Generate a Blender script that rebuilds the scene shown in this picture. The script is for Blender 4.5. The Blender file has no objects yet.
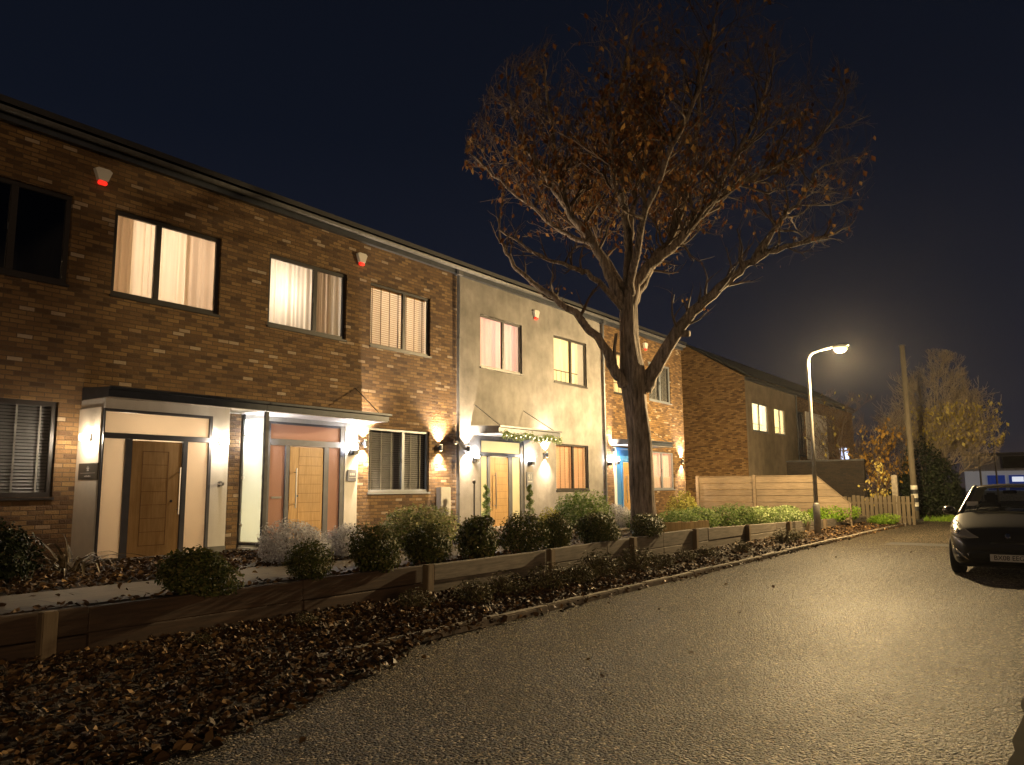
import bpy, bmesh, math, random
from mathutils import Vector, Matrix
from mathutils.bvhtree import BVHTree
R = math.radians
random.seed(7)
scn = bpy.context.scene
COL = scn.collection

# ------------------------------------------------------------------ helpers
def tag(o, label=None, cat=None, group=None, kind=None):
    if label: o['label'] = label
    if cat: o['category'] = cat
    if group: o['group'] = group
    if kind: o['kind'] = kind
    return o

def empty(name, loc, label, cat, group=None, rz=0):
    o = bpy.data.objects.new(name, None)
    o.empty_display_size = .2
    COL.objects.link(o)
    o.location = loc
    o.rotation_euler = (0, 0, rz)
    return tag(o, label, cat, group)

def root_loc(o):
    while o.parent: o = o.parent
    return Vector(o.location)

class MB:
    """collects faces for ONE mesh object"""
    def __init__(s): s.v = []; s.f = []
    def add(s, vs, fs):
        n = len(s.v); s.v += [tuple(v) for v in vs]; s.f += [tuple(i + n for i in f) for f in fs]
        return s
    def quad(s, a, b, c, d): return s.add([a, b, c, d], [(0, 1, 2, 3)])
    def box(s, x0, x1, y0, y1, z0, z1):
        return s.add([(x0,y0,z0),(x1,y0,z0),(x1,y1,z0),(x0,y1,z0),(x0,y0,z1),(x1,y0,z1),(x1,y1,z1),(x0,y1,z1)],
                     [(0,3,2,1),(4,5,6,7),(0,1,5,4),(1,2,6,5),(2,3,7,6),(3,0,4,7)])
    def bbox(s, x0, x1, y0, y1, z0, z1, b=.006):
        """box with chamfered edges"""
        bm = bmesh.new()
        bmesh.ops.create_cube(bm, size=1)
        for v in bm.verts:
            v.co = Vector(((x0+x1)/2 + v.co.x*(x1-x0), (y0+y1)/2 + v.co.y*(y1-y0), (z0+z1)/2 + v.co.z*(z1-z0)))
        bmesh.ops.bevel(bm, geom=list(bm.edges), offset=b, segments=2, affect='EDGES', clamp_overlap=True)
        bm.verts.index_update()
        s.add([v.co.copy() for v in bm.verts], [[v.index for v in f.verts] for f in bm.faces]); bm.free()
        return s
    def tube(s, pts, rad, n=6, cap=True):
        pts = [Vector(p) for p in pts]
        if not hasattr(rad, '__len__'): rad = [rad]*len(pts)
        base = len(s.v); up = None; vs = []
        for i, p in enumerate(pts):
            t = (pts[min(i+1, len(pts)-1)] - pts[max(i-1, 0)])
            if t.length < 1e-9: t = Vector((0,0,1))
            t.normalize()
            if up is None:
                up = t.orthogonal().normalized()
            else:
                up = up - t*up.dot(t)
                up = up.normalized() if up.length > 1e-6 else t.orthogonal().normalized()
            w = t.cross(up)
            for k in range(n):
                a = 2*math.pi*k/n
                vs.append(p + (up*math.cos(a) + w*math.sin(a))*rad[i])
        fs = []
        for i in range(len(pts)-1):
            for k in range(n):
                a = i*n+k; b = i*n+(k+1) % n
                fs.append((a, b, b+n, a+n))
        if cap:
            fs.append(tuple(range(n-1, -1, -1))); fs.append(tuple((len(pts)-1)*n+k for k in range(n)))
        return s.add(vs, fs)
    def lathe(s, c, prof, n=16):
        vs = []; fs = []
        for (r, z) in prof:
            for k in range(n):
                a = 2*math.pi*k/n; vs.append((c[0]+r*math.cos(a), c[1]+r*math.sin(a), c[2]+z))
        for i in range(len(prof)-1):
            for k in range(n):
                a = i*n+k; b = i*n+(k+1) % n; fs.append((a, b, b+n, a+n))
        fs.append(tuple(range(n-1, -1, -1))); fs.append(tuple((len(prof)-1)*n+k for k in range(n)))
        return s.add(vs, fs)
    def build(s, name, m, parent=None, smooth=False, local=False):
        me = bpy.data.meshes.new(name)
        off = Vector((0,0,0))
        if parent is not None and not local: off = root_loc(parent)
        me.from_pydata([(v[0]-off.x, v[1]-off.y, v[2]-off.z) for v in s.v], [], s.f)
        me.materials.append(m)
        if smooth:
            for p in me.polygons: p.use_smooth = True
        me.update()
        o = bpy.data.objects.new(name, me)
        COL.objects.link(o)
        if parent is not None: o.parent = parent
        return o

def copy_tree(o, parent=None):
    c = o.copy(); COL.objects.link(c)
    if parent is not None: c.parent = parent
    for ch in list(o.children): copy_tree(ch, c)
    return c

# ------------------------------------------------------------------ materials
MATS = {}
class NT:
    def __init__(s, name):
        s.m = bpy.data.materials.new(name); s.m.use_nodes = True
        s.t = s.m.node_tree; s.n = s.t.nodes; s.l = s.t.links
        s.b = s.n['Principled BSDF']; s.out = s.n['Material Output']
    def new(s, typ, **kw):
        n = s.n.new(typ)
        for k, v in kw.items():
            if k in n.inputs: n.inputs[k].default_value = v
            else: setattr(n, k, v)
        return n
    def link(s, a, b): s.l.new(a, b)
    def ramp(s, fac, stops, interp='LINEAR'):
        r = s.n.new('ShaderNodeValToRGB'); r.color_ramp.interpolation = interp
        e = r.color_ramp.elements
        while len(e) < len(stops): e.new(.5)
        for i, (p, c) in enumerate(stops):
            e[i].position = p; e[i].color = (*c, 1) if len(c) == 3 else c
        s.link(fac, r.inputs[0]); return r.outputs[0]
    def noise(s, vec, scale, detail=4, rough=.55):
        n = s.new('ShaderNodeTexNoise', Scale=scale, Detail=detail, Roughness=rough)
        if vec is not None: s.link(vec, n.inputs['Vector'])
        return n.outputs['Fac']
    def mix(s, fac, a, b, mode='MIX'):
        n = s.n.new('ShaderNodeMix'); n.data_type = 'RGBA'; n.blend_type = mode
        if isinstance(fac, float): n.inputs[0].default_value = fac
        else: s.link(fac, n.inputs[0])
        for q, sk in ((a, n.inputs[6]), (b, n.inputs[7])):
            if isinstance(q, tuple): sk.default_value = (*q, 1)
            else: s.link(q, sk)
        return n.outputs[2]
    def math(s, op, a, b=0.0):
        n = s.n.new('ShaderNodeMath'); n.operation = op
        for q, sk in ((a, n.inputs[0]), (b, n.inputs[1])):
            if isinstance(q, (int, float)): sk.default_value = q
            else: s.link(q, sk)
        return n.outputs[0]
    def bump(s, h, strength, dist):
        n = s.new('ShaderNodeBump', Strength=strength, Distance=dist); s.link(h, n.inputs['Height'])
        s.link(n.outputs[0], s.b.inputs['Normal']); return n
    def pos(s): return s.n.new('ShaderNodeNewGeometry').outputs['Position']
    def obj(s): return s.n.new('ShaderNodeTexCoord').outputs['Object']
    def island(s): return s.n.new('ShaderNodeNewGeometry').outputs['Random Per Island']
    def base(s, c): 
        if isinstance(c, tuple): s.b.inputs['Base Color'].default_value = (*c, 1)
        else: s.link(c, s.b.inputs['Base Color'])

def simple(name, col, rough=.6, metal=0., var=.25, scale=6., spec=None, bump=0.):
    """plain material with a little mottling"""
    t = NT(name)
    f = t.noise(t.pos(), scale, 5)
    a = tuple(c*(1-var) for c in col); b = tuple(min(1, c*(1+var)) for c in col)
    t.base(t.ramp(f, [(.3, a), (.7, b)]))
    t.b.inputs['Roughness'].default_value = rough; t.b.inputs['Metallic'].default_value = metal
    if spec is not None: t.b.inputs['Specular IOR Level'].default_value = spec
    if bump: t.bump(t.noise(t.pos(), scale*8, 4), bump, .004)
    return t.m

def brick_mat(name, axis, dark=1.0, cream=1.0):
    t = NT(name)
    sep = t.n.new('ShaderNodeSeparateXYZ'); t.link(t.pos(), sep.inputs[0])
    cmb = t.n.new('ShaderNodeCombineXYZ')
    t.link(sep.outputs[0 if axis == 'x' else 1], cmb.inputs[0]); t.link(sep.outputs[2], cmb.inputs[1])
    nz = t.new('ShaderNodeTexNoise', Scale=9., Detail=3.); t.link(cmb.outputs[0], nz.inputs['Vector'])
    wob = t.n.new('ShaderNodeVectorMath'); wob.operation = 'SCALE'; wob.inputs['Scale'].default_value = .009
    t.link(nz.outputs['Color'], wob.inputs[0])
    add = t.n.new('ShaderNodeVectorMath'); add.operation = 'ADD'
    t.link(cmb.outputs[0], add.inputs[0]); t.link(wob.outputs[0], add.inputs[1])
    br = t.new('ShaderNodeTexBrick', Scale=1.0)
    br.inputs['Color1'].default_value = (0,0,0,1); br.inputs['Color2'].default_value = (1,1,1,1); br.inputs['Mortar'].default_value = (.5,.5,.5,1)
    br.inputs['Mortar Size'].default_value = .008; br.inputs['Mortar Smooth'].default_value = .35
    br.inputs['Brick Width'].default_value = .225; br.inputs['Row Height'].default_value = .0715
    br.offset = .5; br.squash = 1.0
    t.link(add.outputs[0], br.inputs['Vector'])
    d = dark
    col = t.ramp(br.outputs['Color'], [(0., (.06*d,.031*d,.012*d)), (.22, (.12*d,.063*d,.022*d)), (.42, (.24*d,.137*d,.046*d)),
                                       (.62, (.17*d,.096*d,.036*d)), (.82, (.32*d,.195*d,.072*d)), (.955, (.28*d,.165*d,.068*d)), (.967, (.28*d+.18*cream,.165*d+.18*cream,.068*d+.16*cream)), (1., (.28*d+.24*cream,.165*d+.25*cream,.068*d+.23*cream))])
    big = t.noise(cmb.outputs[0], 1.1, 3)
    col = t.mix(t.math('MULTIPLY', big, .5), col, (.135*d,.070*d,.026*d))
    fine = t.noise(t.pos(), 60., 5, .7)
    col = t.mix(.6, col, t.ramp(fine, [(.25, (.35,.35,.35)), (.75, (1,1,1))]), 'MULTIPLY')
    col = t.mix(br.outputs['Fac'], col, (.085*d,.052*d,.025*d))
    t.base(col)
    t.b.inputs['Roughness'].default_value = .85
    # each brick stands a little in or out of the wall, faces are rough, joints raked
    h = t.math('SUBTRACT', 1.0, br.outputs['Fac'])
    h = t.math('ADD', h, t.math('MULTIPLY', fine, .9))
    h = t.math('ADD', h, t.math('MULTIPLY', br.outputs['Color'], .45))
    h = t.math('ADD', h, t.math('MULTIPLY', t.noise(t.pos(), 16., 3), .8))
    t.bump(h, 1.0, .022)
    return t.m

def render_mat(name, col, stain=.35):
    t = NT(name)
    f = t.noise(t.pos(), 1.6, 8, .62); g = t.noise(t.pos(), 90., 3)
    sep = t.n.new('ShaderNodeMapping'); sep.inputs['Scale'].default_value = (3.2, 3.2, .5); t.link(t.pos(), sep.inputs[0])
    s = t.noise(sep.outputs[0], 1.5, 6, .6)
    c = t.ramp(f, [(.3, tuple(x*(1-stain) for x in col)), (.7, tuple(min(1, x*1.1) for x in col))])
    c = t.mix(.6, c, t.ramp(s, [(.3, (.80,.79,.77)), (.6, (1,1,1))]), 'MULTIPLY')
    t.base(c); t.b.inputs['Roughness'].default_value = .9
    t.bump(t.math('ADD', g, t.math('MULTIPLY', f, 1.2)), .5, .006)
    return t.m

def wood_mat(name, a, b, axis='x', scale=1.0, rough=.6):
    t = NT(name)
    mp = t.n.new('ShaderNodeMapping')
    mp.inputs['Scale'].default_value = {'x': (1.2,14,14), 'z': (14,14,1.2), 'y': (14,1.2,14)}[axis]
    t.link(t.pos(), mp.inputs[0])
    f = t.noise(mp.outputs[0], 2.2*scale, 6, .65)
    c = t.ramp(f, [(.28, a), (.72, b)])
    w = t.noise(t.pos(), 1.3, 4)
    c = t.mix(.55, c, t.ramp(w, [(.3, (.5,.5,.5)), (.7, (1,1,1))]), 'MULTIPLY')
    isl = t.island()
    c = t.mix(.5, c, t.ramp(isl, [(0, (.55,.55,.55)), (1, (1,1,1))]), 'MULTIPLY')
    t.base(c); t.b.inputs['Roughness'].default_value = rough
    t.bump(f, .5, .004)
    return t.m

def leaf_mat(name, cols, rough=.5, trans=.0, spec=.3):
    t = NT(name)
    isl = t.island()
    n = len(cols)
    c = t.ramp(isl, [(i/(n-1), q) for i, q in enumerate(cols)])
    f = t.noise(t.obj(), 3.5, 3)
    c = t.mix(.35, c, t.ramp(f, [(.35, (.45,.45,.45)), (.65, (1,1,1))]), 'MULTIPLY')
    t.base(c); t.b.inputs['Roughness'].default_value = rough
    t.b.inputs['Specular IOR Level'].default_value = spec*.6
    if trans:
        tr = t.n.new('ShaderNodeBsdfTranslucent'); t.link(c, tr.inputs[0])
        mx = t.n.new('ShaderNodeMixShader'); mx.inputs[0].default_value = trans
        t.link(t.b.outputs[0], mx.inputs[1]); t.link(tr.outputs[0], mx.inputs[2]); t.link(mx.outputs[0], t.out.inputs[0])
    return t.m

def emit_mat(name, col, strength):
    t = NT(name)
    t.b.inputs['Base Color'].default_value = (*col, 1)
    t.b.inputs['Emission Color'].default_value = (*col, 1); t.b.inputs['Emission Strength'].default_value = strength
    return t.m

def glass_mat(name, tint=(1,1,1), rough=.0, refl=1.0):
    """thin architectural glass: clear, with a fresnel reflection"""
    t = NT(name)
    tr = t.n.new('ShaderNodeBsdfTransparent'); tr.inputs[0].default_value = (*tint, 1)
    gl = t.n.new('ShaderNodeBsdfGlossy'); gl.inputs['Roughness'].default_value = rough
    lw = t.new('ShaderNodeLayerWeight', Blend=.5)
    k = t.math('MULTIPLY', t.math('ADD', .04, t.math('MULTIPLY', t.math('POWER', lw.outputs['Facing'], 5.), .9)), refl)
    mx = t.n.new('ShaderNodeMixShader'); t.link(k, mx.inputs[0]); t.link(tr.outputs[0], mx.inputs[1]); t.link(gl.outputs[0], mx.inputs[2])
    t.link(mx.outputs[0], t.out.inputs[0])
    return t.m

def cloth_mat(name, col, trans=.65):
    t = NT(name)
    mp = t.n.new('ShaderNodeMapping'); mp.inputs['Scale'].default_value = (9,9,.25); t.link(t.pos(), mp.inputs[0])
    f = t.noise(mp.outputs[0], 1.4, 3)
    c = t.ramp(f, [(.3, tuple(x*.82 for x in col)), (.7, col)])
    t.base(c); t.b.inputs['Roughness'].default_value = .9
    tr = t.n.new('ShaderNodeBsdfTranslucent'); t.link(c, tr.inputs[0])
    mx = t.n.new('ShaderNodeMixShader'); mx.inputs[0].default_value = trans
    t.link(t.b.outputs[0], mx.inputs[1]); t.link(tr.outputs[0], mx.inputs[2]); t.link(mx.outputs[0], t.out.inputs[0])
    return t.m

def frosted_mat(name, col, trans=.7):
    t = NT(name)
    f = t.noise(t.pos(), 1.2, 3)
    c = t.ramp(f, [(.3, tuple(x*.9 for x in col)), (.7, col)])
    t.base(c); t.b.inputs['Roughness'].default_value = .25
    tr = t.n.new('ShaderNodeBsdfTranslucent'); t.link(c, tr.inputs[0])
    mx = t.n.new('ShaderNodeMixShader'); mx.inputs[0].default_value = trans
    t.link(t.b.outputs[0], mx.inputs[1]); t.link(tr.outputs[0], mx.inputs[2]); t.link(mx.outputs[0], t.out.inputs[0])
    return t.m

M = dict(
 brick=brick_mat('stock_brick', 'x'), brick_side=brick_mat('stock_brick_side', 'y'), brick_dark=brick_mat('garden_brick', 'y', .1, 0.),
 brick_far=brick_mat('far_brick', 'x', 1.5, 0.), brick_far_side=brick_mat('far_brick_side', 'y', 1.6, 0.),
 grey_render=render_mat('grey_render', (.255,.24,.225), .45), far_render=render_mat('far_render', (.30,.24,.16)),
 white_render=render_mat('white_render', (.68,.66,.62), .08), soffit=simple('soffit_paint', (.62,.58,.54), .6, var=.06),
 anthracite=simple('anthracite_aluminium', (.11,.112,.125), .4, .2, .12), brown_frame=simple('dark_brown_frame', (.022,.018,.016), .45, 0, .15),
 fascia=simple('canopy_grey', (.055,.062,.075), .35, .3, .18), roof=simple('dark_roof', (.02,.02,.022), .6), gutter=simple('gutter', (.08,.08,.08), .4),
 pale_frame=simple('pale_grey_frame', (.20,.22,.25), .4, .2, .1), pipe=simple('downpipe', (.09,.092,.10), .4, .1),
 oak=wood_mat('oak_door', (.48,.28,.10), (.68,.44,.19), 'z', 1.0, .4), oak_groove=simple('oak_groove', (.22,.12,.045), .6),
 steel=simple('brushed_steel', (.6,.6,.6), .28, 1.0, .08), steel_dark=simple('dark_steel', (.10,.10,.105), .4, .6),
 threshold=simple('threshold', (.5,.48,.45), .5), white_plastic=simple('white_plastic', (.55,.54,.5), .4, 0, .08),
 plaque=simple('slate_plaque', (.045,.042,.038), .35), plaque_grey=simple('grey_plaque', (.20,.21,.24), .3), letter=simple('pale_lettering', (.6,.6,.58), .5, 0, .02),
 plinth=simple('plinth_grey', (.16,.16,.15), .8),
 glass=glass_mat('window_glass'), dark_glass=glass_mat('dark_window_glass', (.88,.88,.88), 0., .8),
 room=simple('room_paint', (.62,.55,.45), .9, 0, .05), room_dark=simple('unlit_room', (.02,.02,.02), .9),
 sheer=cloth_mat('sheer_curtain', (.80,.70,.55)), drape=cloth_mat('drape_curtain', (.66,.54,.41), .6), pink_cloth=cloth_mat('pink_curtain', (.80,.60,.52)), cream_cloth=cloth_mat('cream_curtain', (.82,.74,.50)),
 blind=cloth_mat('wood_blind', (.55,.42,.28), .55), blind_pink=cloth_mat('wood_blind_warm', (.70,.52,.38), .6), blind_white=simple('white_blind', (.24,.24,.235), .5, 0, .06), tape=simple('blind_tape', (.16,.11,.07), .9), tape_pale=simple('pale_tape', (.36,.35,.32), .9),
 frost_cream=frosted_mat('frosted_cream', (.86,.73,.58)), frost_salmon=frosted_mat('frosted_salmon', (.60,.38,.29), .6), frost_yellow=frosted_mat('frosted_yellow', (.86,.80,.55)), frost_screen=frosted_mat('frosted_screen', (.66,.76,.74), .72),
 blue_paint=simple('blue_paint', (.06,.22,.50), .4, 0, .08), alarm_white=simple('alarm_white', (.62,.60,.56), .4, 0, .05),
 alarm_red=emit_mat('alarm_red', (1.,.03,.015), .55), lamp_warm=emit_mat('lamp_warm', (1.,.82,.60), 140.), lamp_cool=emit_mat('lamp_cool', (.98,.96,.96), 130.), led_face=emit_mat('led_face', (1.,.66,.32), 15.),
 lamp_black=simple('lamp_black', (.02,.02,.02), .4), street_lens=emit_mat('street_lens', (1.,.80,.36), 1.5),
 sleeper=wood_mat('sleeper', (.036,.021,.012), (.10,.058,.032), 'x', 1., .8), post_wood=wood_mat('post_wood', (.13,.09,.05), (.27,.20,.12), 'z', 1., .8),  # left-hand sleepers darkened, shade away from the lamp put into the colour
 sleeper_pale=wood_mat('sleeper_grey', (.10,.085,.065), (.26,.22,.17), 'x', 1., .85),
 fence=wood_mat('fence_board', (.18,.13,.08), (.34,.255,.16), 'y', 1., .75), picket=wood_mat('picket_board', (.095,.07,.042), (.19,.15,.09), 'z', 1., .8), log=wood_mat('log_roll', (.30,.22,.10), (.52,.40,.20), 'z', 1., .8),
 bark=None, galv=simple('galvanised', (.20,.19,.165), .55, .2, .2, 10.), pole_wood=wood_mat('pole_wood', (.11,.09,.06), (.22,.185,.125), 'z', 1., .85),
 concrete=simple('kerb_concrete', (.22,.19,.145), .85, 0, .35, 9., bump=.6), white_band=simple('white_band', (.6,.58,.48), .6), black_band=simple('black_band', (.02,.02,.02), .6),
)
def bark_mat():
    t = NT('bark')
    mp = t.n.new('ShaderNodeMapping'); mp.inputs['Scale'].default_value = (8,8,1.0); t.link(t.obj(), mp.inputs[0])
    f = t.noise(mp.outputs[0], 2.0, 8, .7); g = t.noise(t.obj(), 1.2, 4)
    c = t.ramp(f, [(.32, (.035,.026,.021)), (.46, (.18,.14,.11)), (.64, (.42,.34,.28))])
    c = t.mix(.5, c, t.ramp(g, [(.35, (.5,.5,.42)), (.65, (1,1,1))]), 'MULTIPLY')
    t.base(c); t.b.inputs['Roughness'].default_value = .9
    t.bump(f, 1.0, .09)
    return t.m
M['bark'] = bark_mat()
M['twig'] = simple('twig', (.085,.055,.035), .85, 0, .4, 4.)
M['far_twig'] = simple('far_twig', (.28,.225,.155), .85, 0, .3, 4.)
M['box_leaf'] = leaf_mat('box_leaf', [(.03,.042,.012), (.06,.08,.022), (.11,.115,.035), (.16,.14,.05)], .5, .15, spec=.25)
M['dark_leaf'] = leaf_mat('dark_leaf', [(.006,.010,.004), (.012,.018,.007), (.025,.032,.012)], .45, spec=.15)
M['mid_leaf'] = leaf_mat('mid_leaf', [(.09,.15,.035), (.17,.24,.07), (.33,.38,.18)], .5, .65)
M['var_leaf'] = leaf_mat('variegated_leaf', [(.10,.15,.04), (.26,.29,.10), (.55,.52,.30), (.20,.20,.07)], .5, .65)
M['silver_leaf'] = leaf_mat('silver_leaf', [(.36,.36,.37), (.58,.57,.60), (.84,.84,.86)], .6, .45)
M['yellow_leaf'] = leaf_mat('yellow_leaf', [(.26,.27,.05), (.40,.38,.08), (.50,.44,.13)], .5, .4)
M['lime_leaf'] = leaf_mat('lime_leaf', [(.12,.25,.02), (.22,.37,.03), (.32,.46,.06)], .5, .35)
M['pale_green'] = leaf_mat('pale_green_leaf', [(.13,.21,.05), (.28,.36,.13), (.48,.52,.27)], .5, .35)
M['heather'] = leaf_mat('heather_leaf', [(.06,.06,.025), (.13,.12,.05), (.24,.21,.11)], .6)
M['strap'] = leaf_mat('strap_leaf', [(.06,.045,.025), (.15,.12,.07), (.34,.28,.19)], .5)
M['fallen'] = leaf_mat('fallen_leaf', [(.030,.018,.010), (.055,.032,.017), (.09,.048,.022), (.06,.036,.019), (.20,.115,.045), (.05,.03,.016), (.42,.26,.11)], .6)
M['brown_leaf'] = leaf_mat('hanging_leaf', [(.09,.034,.012), (.15,.057,.017), (.22,.095,.027), (.40,.24,.085)], .6, .3)
M['gold_leaf'] = leaf_mat('gold_leaf', [(.38,.29,.06), (.52,.42,.10), (.62,.52,.18)], .6, .3)
M['orange_leaf'] = leaf_mat('orange_leaf', [(.34,.18,.025), (.48,.29,.05)], .6, .3)

# ------------------------------------------------------------------ geometry of the place
# X runs along the street away from the camera, Y to the left towards the houses, Z up; road at z = 0
D = 12.70          # main brick front
G = 0.42           # garden level
EAVES = 7.04

# ---- ground, road, kerb, verge, garden
def asphalt():
    t = NT('asphalt')
    v = t.new('ShaderNodeTexVoronoi', Scale=50.); t.link(t.pos(), v.inputs['Vector'])
    v2 = t.new('ShaderNodeTexVoronoi', Scale=95.); t.link(t.pos(), v2.inputs['Vector'])
    f = t.noise(t.pos(), .7, 6, .6)
    g = t.noise(t.pos(), 14., 4)
    sp = t.n.new('ShaderNodeSeparateColor'); t.link(v.outputs['Color'], sp.inputs[0])
    c = t.ramp(sp.outputs[0], [(0, (.007,.005,.003)), (.45, (.042,.033,.021)), (.74, (.19,.152,.10)), (.9, (.42,.34,.22)), (1, (.85,.72,.50))])
    c = t.mix(.75, c, t.ramp(f, [(.3, (.72,.71,.69)), (.7, (1,1,1))]), 'MULTIPLY')
    c = t.mix(.6, c, t.ramp(g, [(.35, (.5,.5,.5)), (.65, (1,1,1))]), 'MULTIPLY')
    wm = t.n.new('ShaderNodeMapping'); wm.inputs['Scale'].default_value = (.10,1.,1.); t.link(t.pos(), wm.inputs[0])
    c = t.mix(.8, c, t.ramp(t.noise(wm.outputs[0], 1.15, 4, .6), [(.36, (.62,.61,.60)), (.62, (1,1,1))]), 'MULTIPLY')      # worn wheel tracks
    ck = t.new('ShaderNodeTexVoronoi', Scale=.42); ck.feature = 'DISTANCE_TO_EDGE'; cw = t.n.new('ShaderNodeVectorMath'); cw.operation = 'ADD'
    cn = t.new('ShaderNodeTexNoise', Scale=1.6, Detail=5.); t.link(t.pos(), cn.inputs['Vector']); t.link(t.pos(), cw.inputs[0]); t.link(cn.outputs['Color'], cw.inputs[1]); t.link(cw.outputs[0], ck.inputs['Vector'])
    c = t.mix(t.math('MULTIPLY', t.ramp(ck.outputs['Distance'], [(.004, (1,1,1)), (.012, (0,0,0))]), t.ramp(t.noise(t.pos(), .25, 2), [(.5, (0,0,0)), (.6, (.8,.8,.8))])), c, (.010,.008,.005))   # old cracks
    t.base(c)
    t.link(t.ramp(f, [(.35, (.62,.62,.62)), (.65, (.68,.68,.68))]), t.b.inputs['Roughness'])
    t.b.inputs['Specular IOR Level'].default_value = .24
    h = t.math('ADD', t.math('MULTIPLY', v.outputs['Distance'], -1.2), t.math('MULTIPLY', v2.outputs['Distance'], -.5))
    h = t.math('ADD', h, t.math('MULTIPLY', sp.outputs[1], .35))
    t.bump(t.math('ADD', h, t.math('MULTIPLY', g, .9)), 1.0, .045)
    return t.m
M['asphalt'] = asphalt()
def soil(name, a, b):
    t = NT(name)
    f = t.noise(t.pos(), 9., 8, .7)
    t.base(t.ramp(f, [(.3, a), (.7, b)])); t.b.inputs['Roughness'].default_value = .95
    t.bump(f, 1., .05); return t.m
M['soil'] = soil('soil', (.018,.012,.008), (.06,.04,.025))
M['earth'] = soil('earth', (.03,.028,.02), (.06,.055,.04))
def paving():
    t = NT('paving')
    br = t.new('ShaderNodeTexBrick', Scale=1.); br.inputs['Brick Width'].default_value = .9; br.inputs['Row Height'].default_value = .6
    br.inputs['Mortar Size'].default_value = .008; br.inputs['Color1'].default_value = (.13,.105,.07,1); br.inputs['Color2'].default_value = (.175,.14,.095,1); br.inputs['Mortar'].default_value = (.05,.045,.04,1)
    t.link(t.pos(), br.inputs['Vector'])
    f = t.noise(t.pos(), 3., 7, .65)
    t.base(t.mix(.7, br.outputs['Color'], t.ramp(f, [(.3, (.5,.5,.5)), (.7, (1,1,1))]), 'MULTIPLY'))
    t.b.inputs['Roughness'].default_value = .7
    t.bump(t.math('SUBTRACT', f, br.outputs['Fac']), .5, .01); return t.m
M['paving'] = paving()
M['apron'] = simple('smooth_apron', (.022,.017,.011), .95, 0, .4, 2., spec=.05, bump=.4)

o = MB().quad((-300,-300,-.03), (500,-300,-.03), (500,300,-.03), (-300,300,-.03)).build('ground', M['earth']); tag(o, kind='structure')
o = MB().quad((-25,-3.2,0), (120,-3.2,0), (120,5.35,0), (-25,5.35,0)).build('road', M['asphalt']); tag(o, kind='structure')
# smooth apron along the near side of the road, ragged edge
pts = []
x = -8.
rr = random.Random(3)
while x < 9.0:
    pts.append((x, .42 + rr.uniform(-.02,.02) - max(0, x-6.6)**2*.3, .004)); x += .22
n = len(pts)
mb = MB(); mb.add(pts + [(p[0], -3.2, .004) for p in pts], [(n+i, n+i+1, i+1, i) for i in range(n-1)])
tag(mb.build('pavement', M['apron']), kind='structure')
o = MB().quad((21.9,2.2,.004),(22.9,2.2,.004),(22.9,4.1,.004),(21.9,4.1,.004)).build('road_patch', simple('tar_patch', (.012,.010,.008), .7, 0, .3, 5., bump=.5)); tag(o, kind='structure')
# kerb: flush concrete edging, low, individual stones
mb = MB(); x = 4.6; rr = random.Random(5)
while x < 34:
    L = .9
    y = 5.42 + rr.uniform(-.012,.012) - (max(0, x-28)**2)*.004 ; z = .075 + rr.uniform(-.008,.008)
    mb.bbox(x, x+L-.012, y-.055, y+.06, -.1, z, .014); x += L
tag(mb.build('kerb', M['concrete']), kind='structure')
# verge rising gently from the kerb to the sleepers
def ground_sheet(name, m, x0, x1, y0f, y1f, zf, nx, ny):
    mb = MB(); vs = []
    for i in range(nx+1):
        x = x0+(x1-x0)*i/nx
        for j in range(ny+1):
            y = y0f(x)+(y1f(x)-y0f(x))*j/ny
            vs.append((x, y, zf(x, y)))
    fs = [(i*(ny+1)+j, (i+1)*(ny+1)+j, (i+1)*(ny+1)+j+1, i*(ny+1)+j+1) for i in range(nx) for j in range(ny)]
    mb.add(vs, fs); return tag(mb.build(name, m, smooth=True), kind='structure')
rz = random.Random(9)
def wall_y(x): return 7.27 - .012*max(0, x-6) - .012*max(0, x-18)
def wall_top(x): 
    if x < 10: return .47
    if x < 17: return .47 + .07*(x-10)/7
    if x < 24: return .54 - .10*(x-17)/7
    return .44 - .14*(x-24)/9
ground_sheet('verge', M['soil'], -10, 34.5, lambda x: 5.37 - .95*min(1,max(0,(6.2-x)/3.2)), lambda x: wall_y(x)+.05, lambda x, y: .03+.05*(y-5)/2+rz.uniform(-.012,.02), 150, 10)
ground_sheet('garden_soil', M['soil'], -10, 40, lambda x: wall_y(x)+.06, lambda x: D+.3, lambda x, y: (G if x < 17 else G-.16*min(1,(x-17)/8))+rz.uniform(-.02,.015), 110, 16)
mb = MB()
mb.quad((-8,7.62,G+.03), (11.5,7.62,G+.03), (11.5,8.92,G+.03), (-8,8.92,G+.03))
tag(mb.build('path', M['paving']), kind='structure')
mb = MB()
mb.quad((6.3,8.92,G+.03), (7.5,8.92,G+.03), (7.5,11.93,G+.03), (6.3,11.93,G+.03))
mb.quad((9.3,8.92,G+.034), (11.4,8.92,G+.034), (11.4,12.66,G+.034), (9.3,12.66,G+.034))
mb.quad((16.2,9.2,G+.03), (18.2,9.2,G+.03), (18.2,12.66,G+.03), (16.2,12.66,G+.03))
tag(mb.build('doorstep_path', M['paving']), kind='structure')

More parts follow.
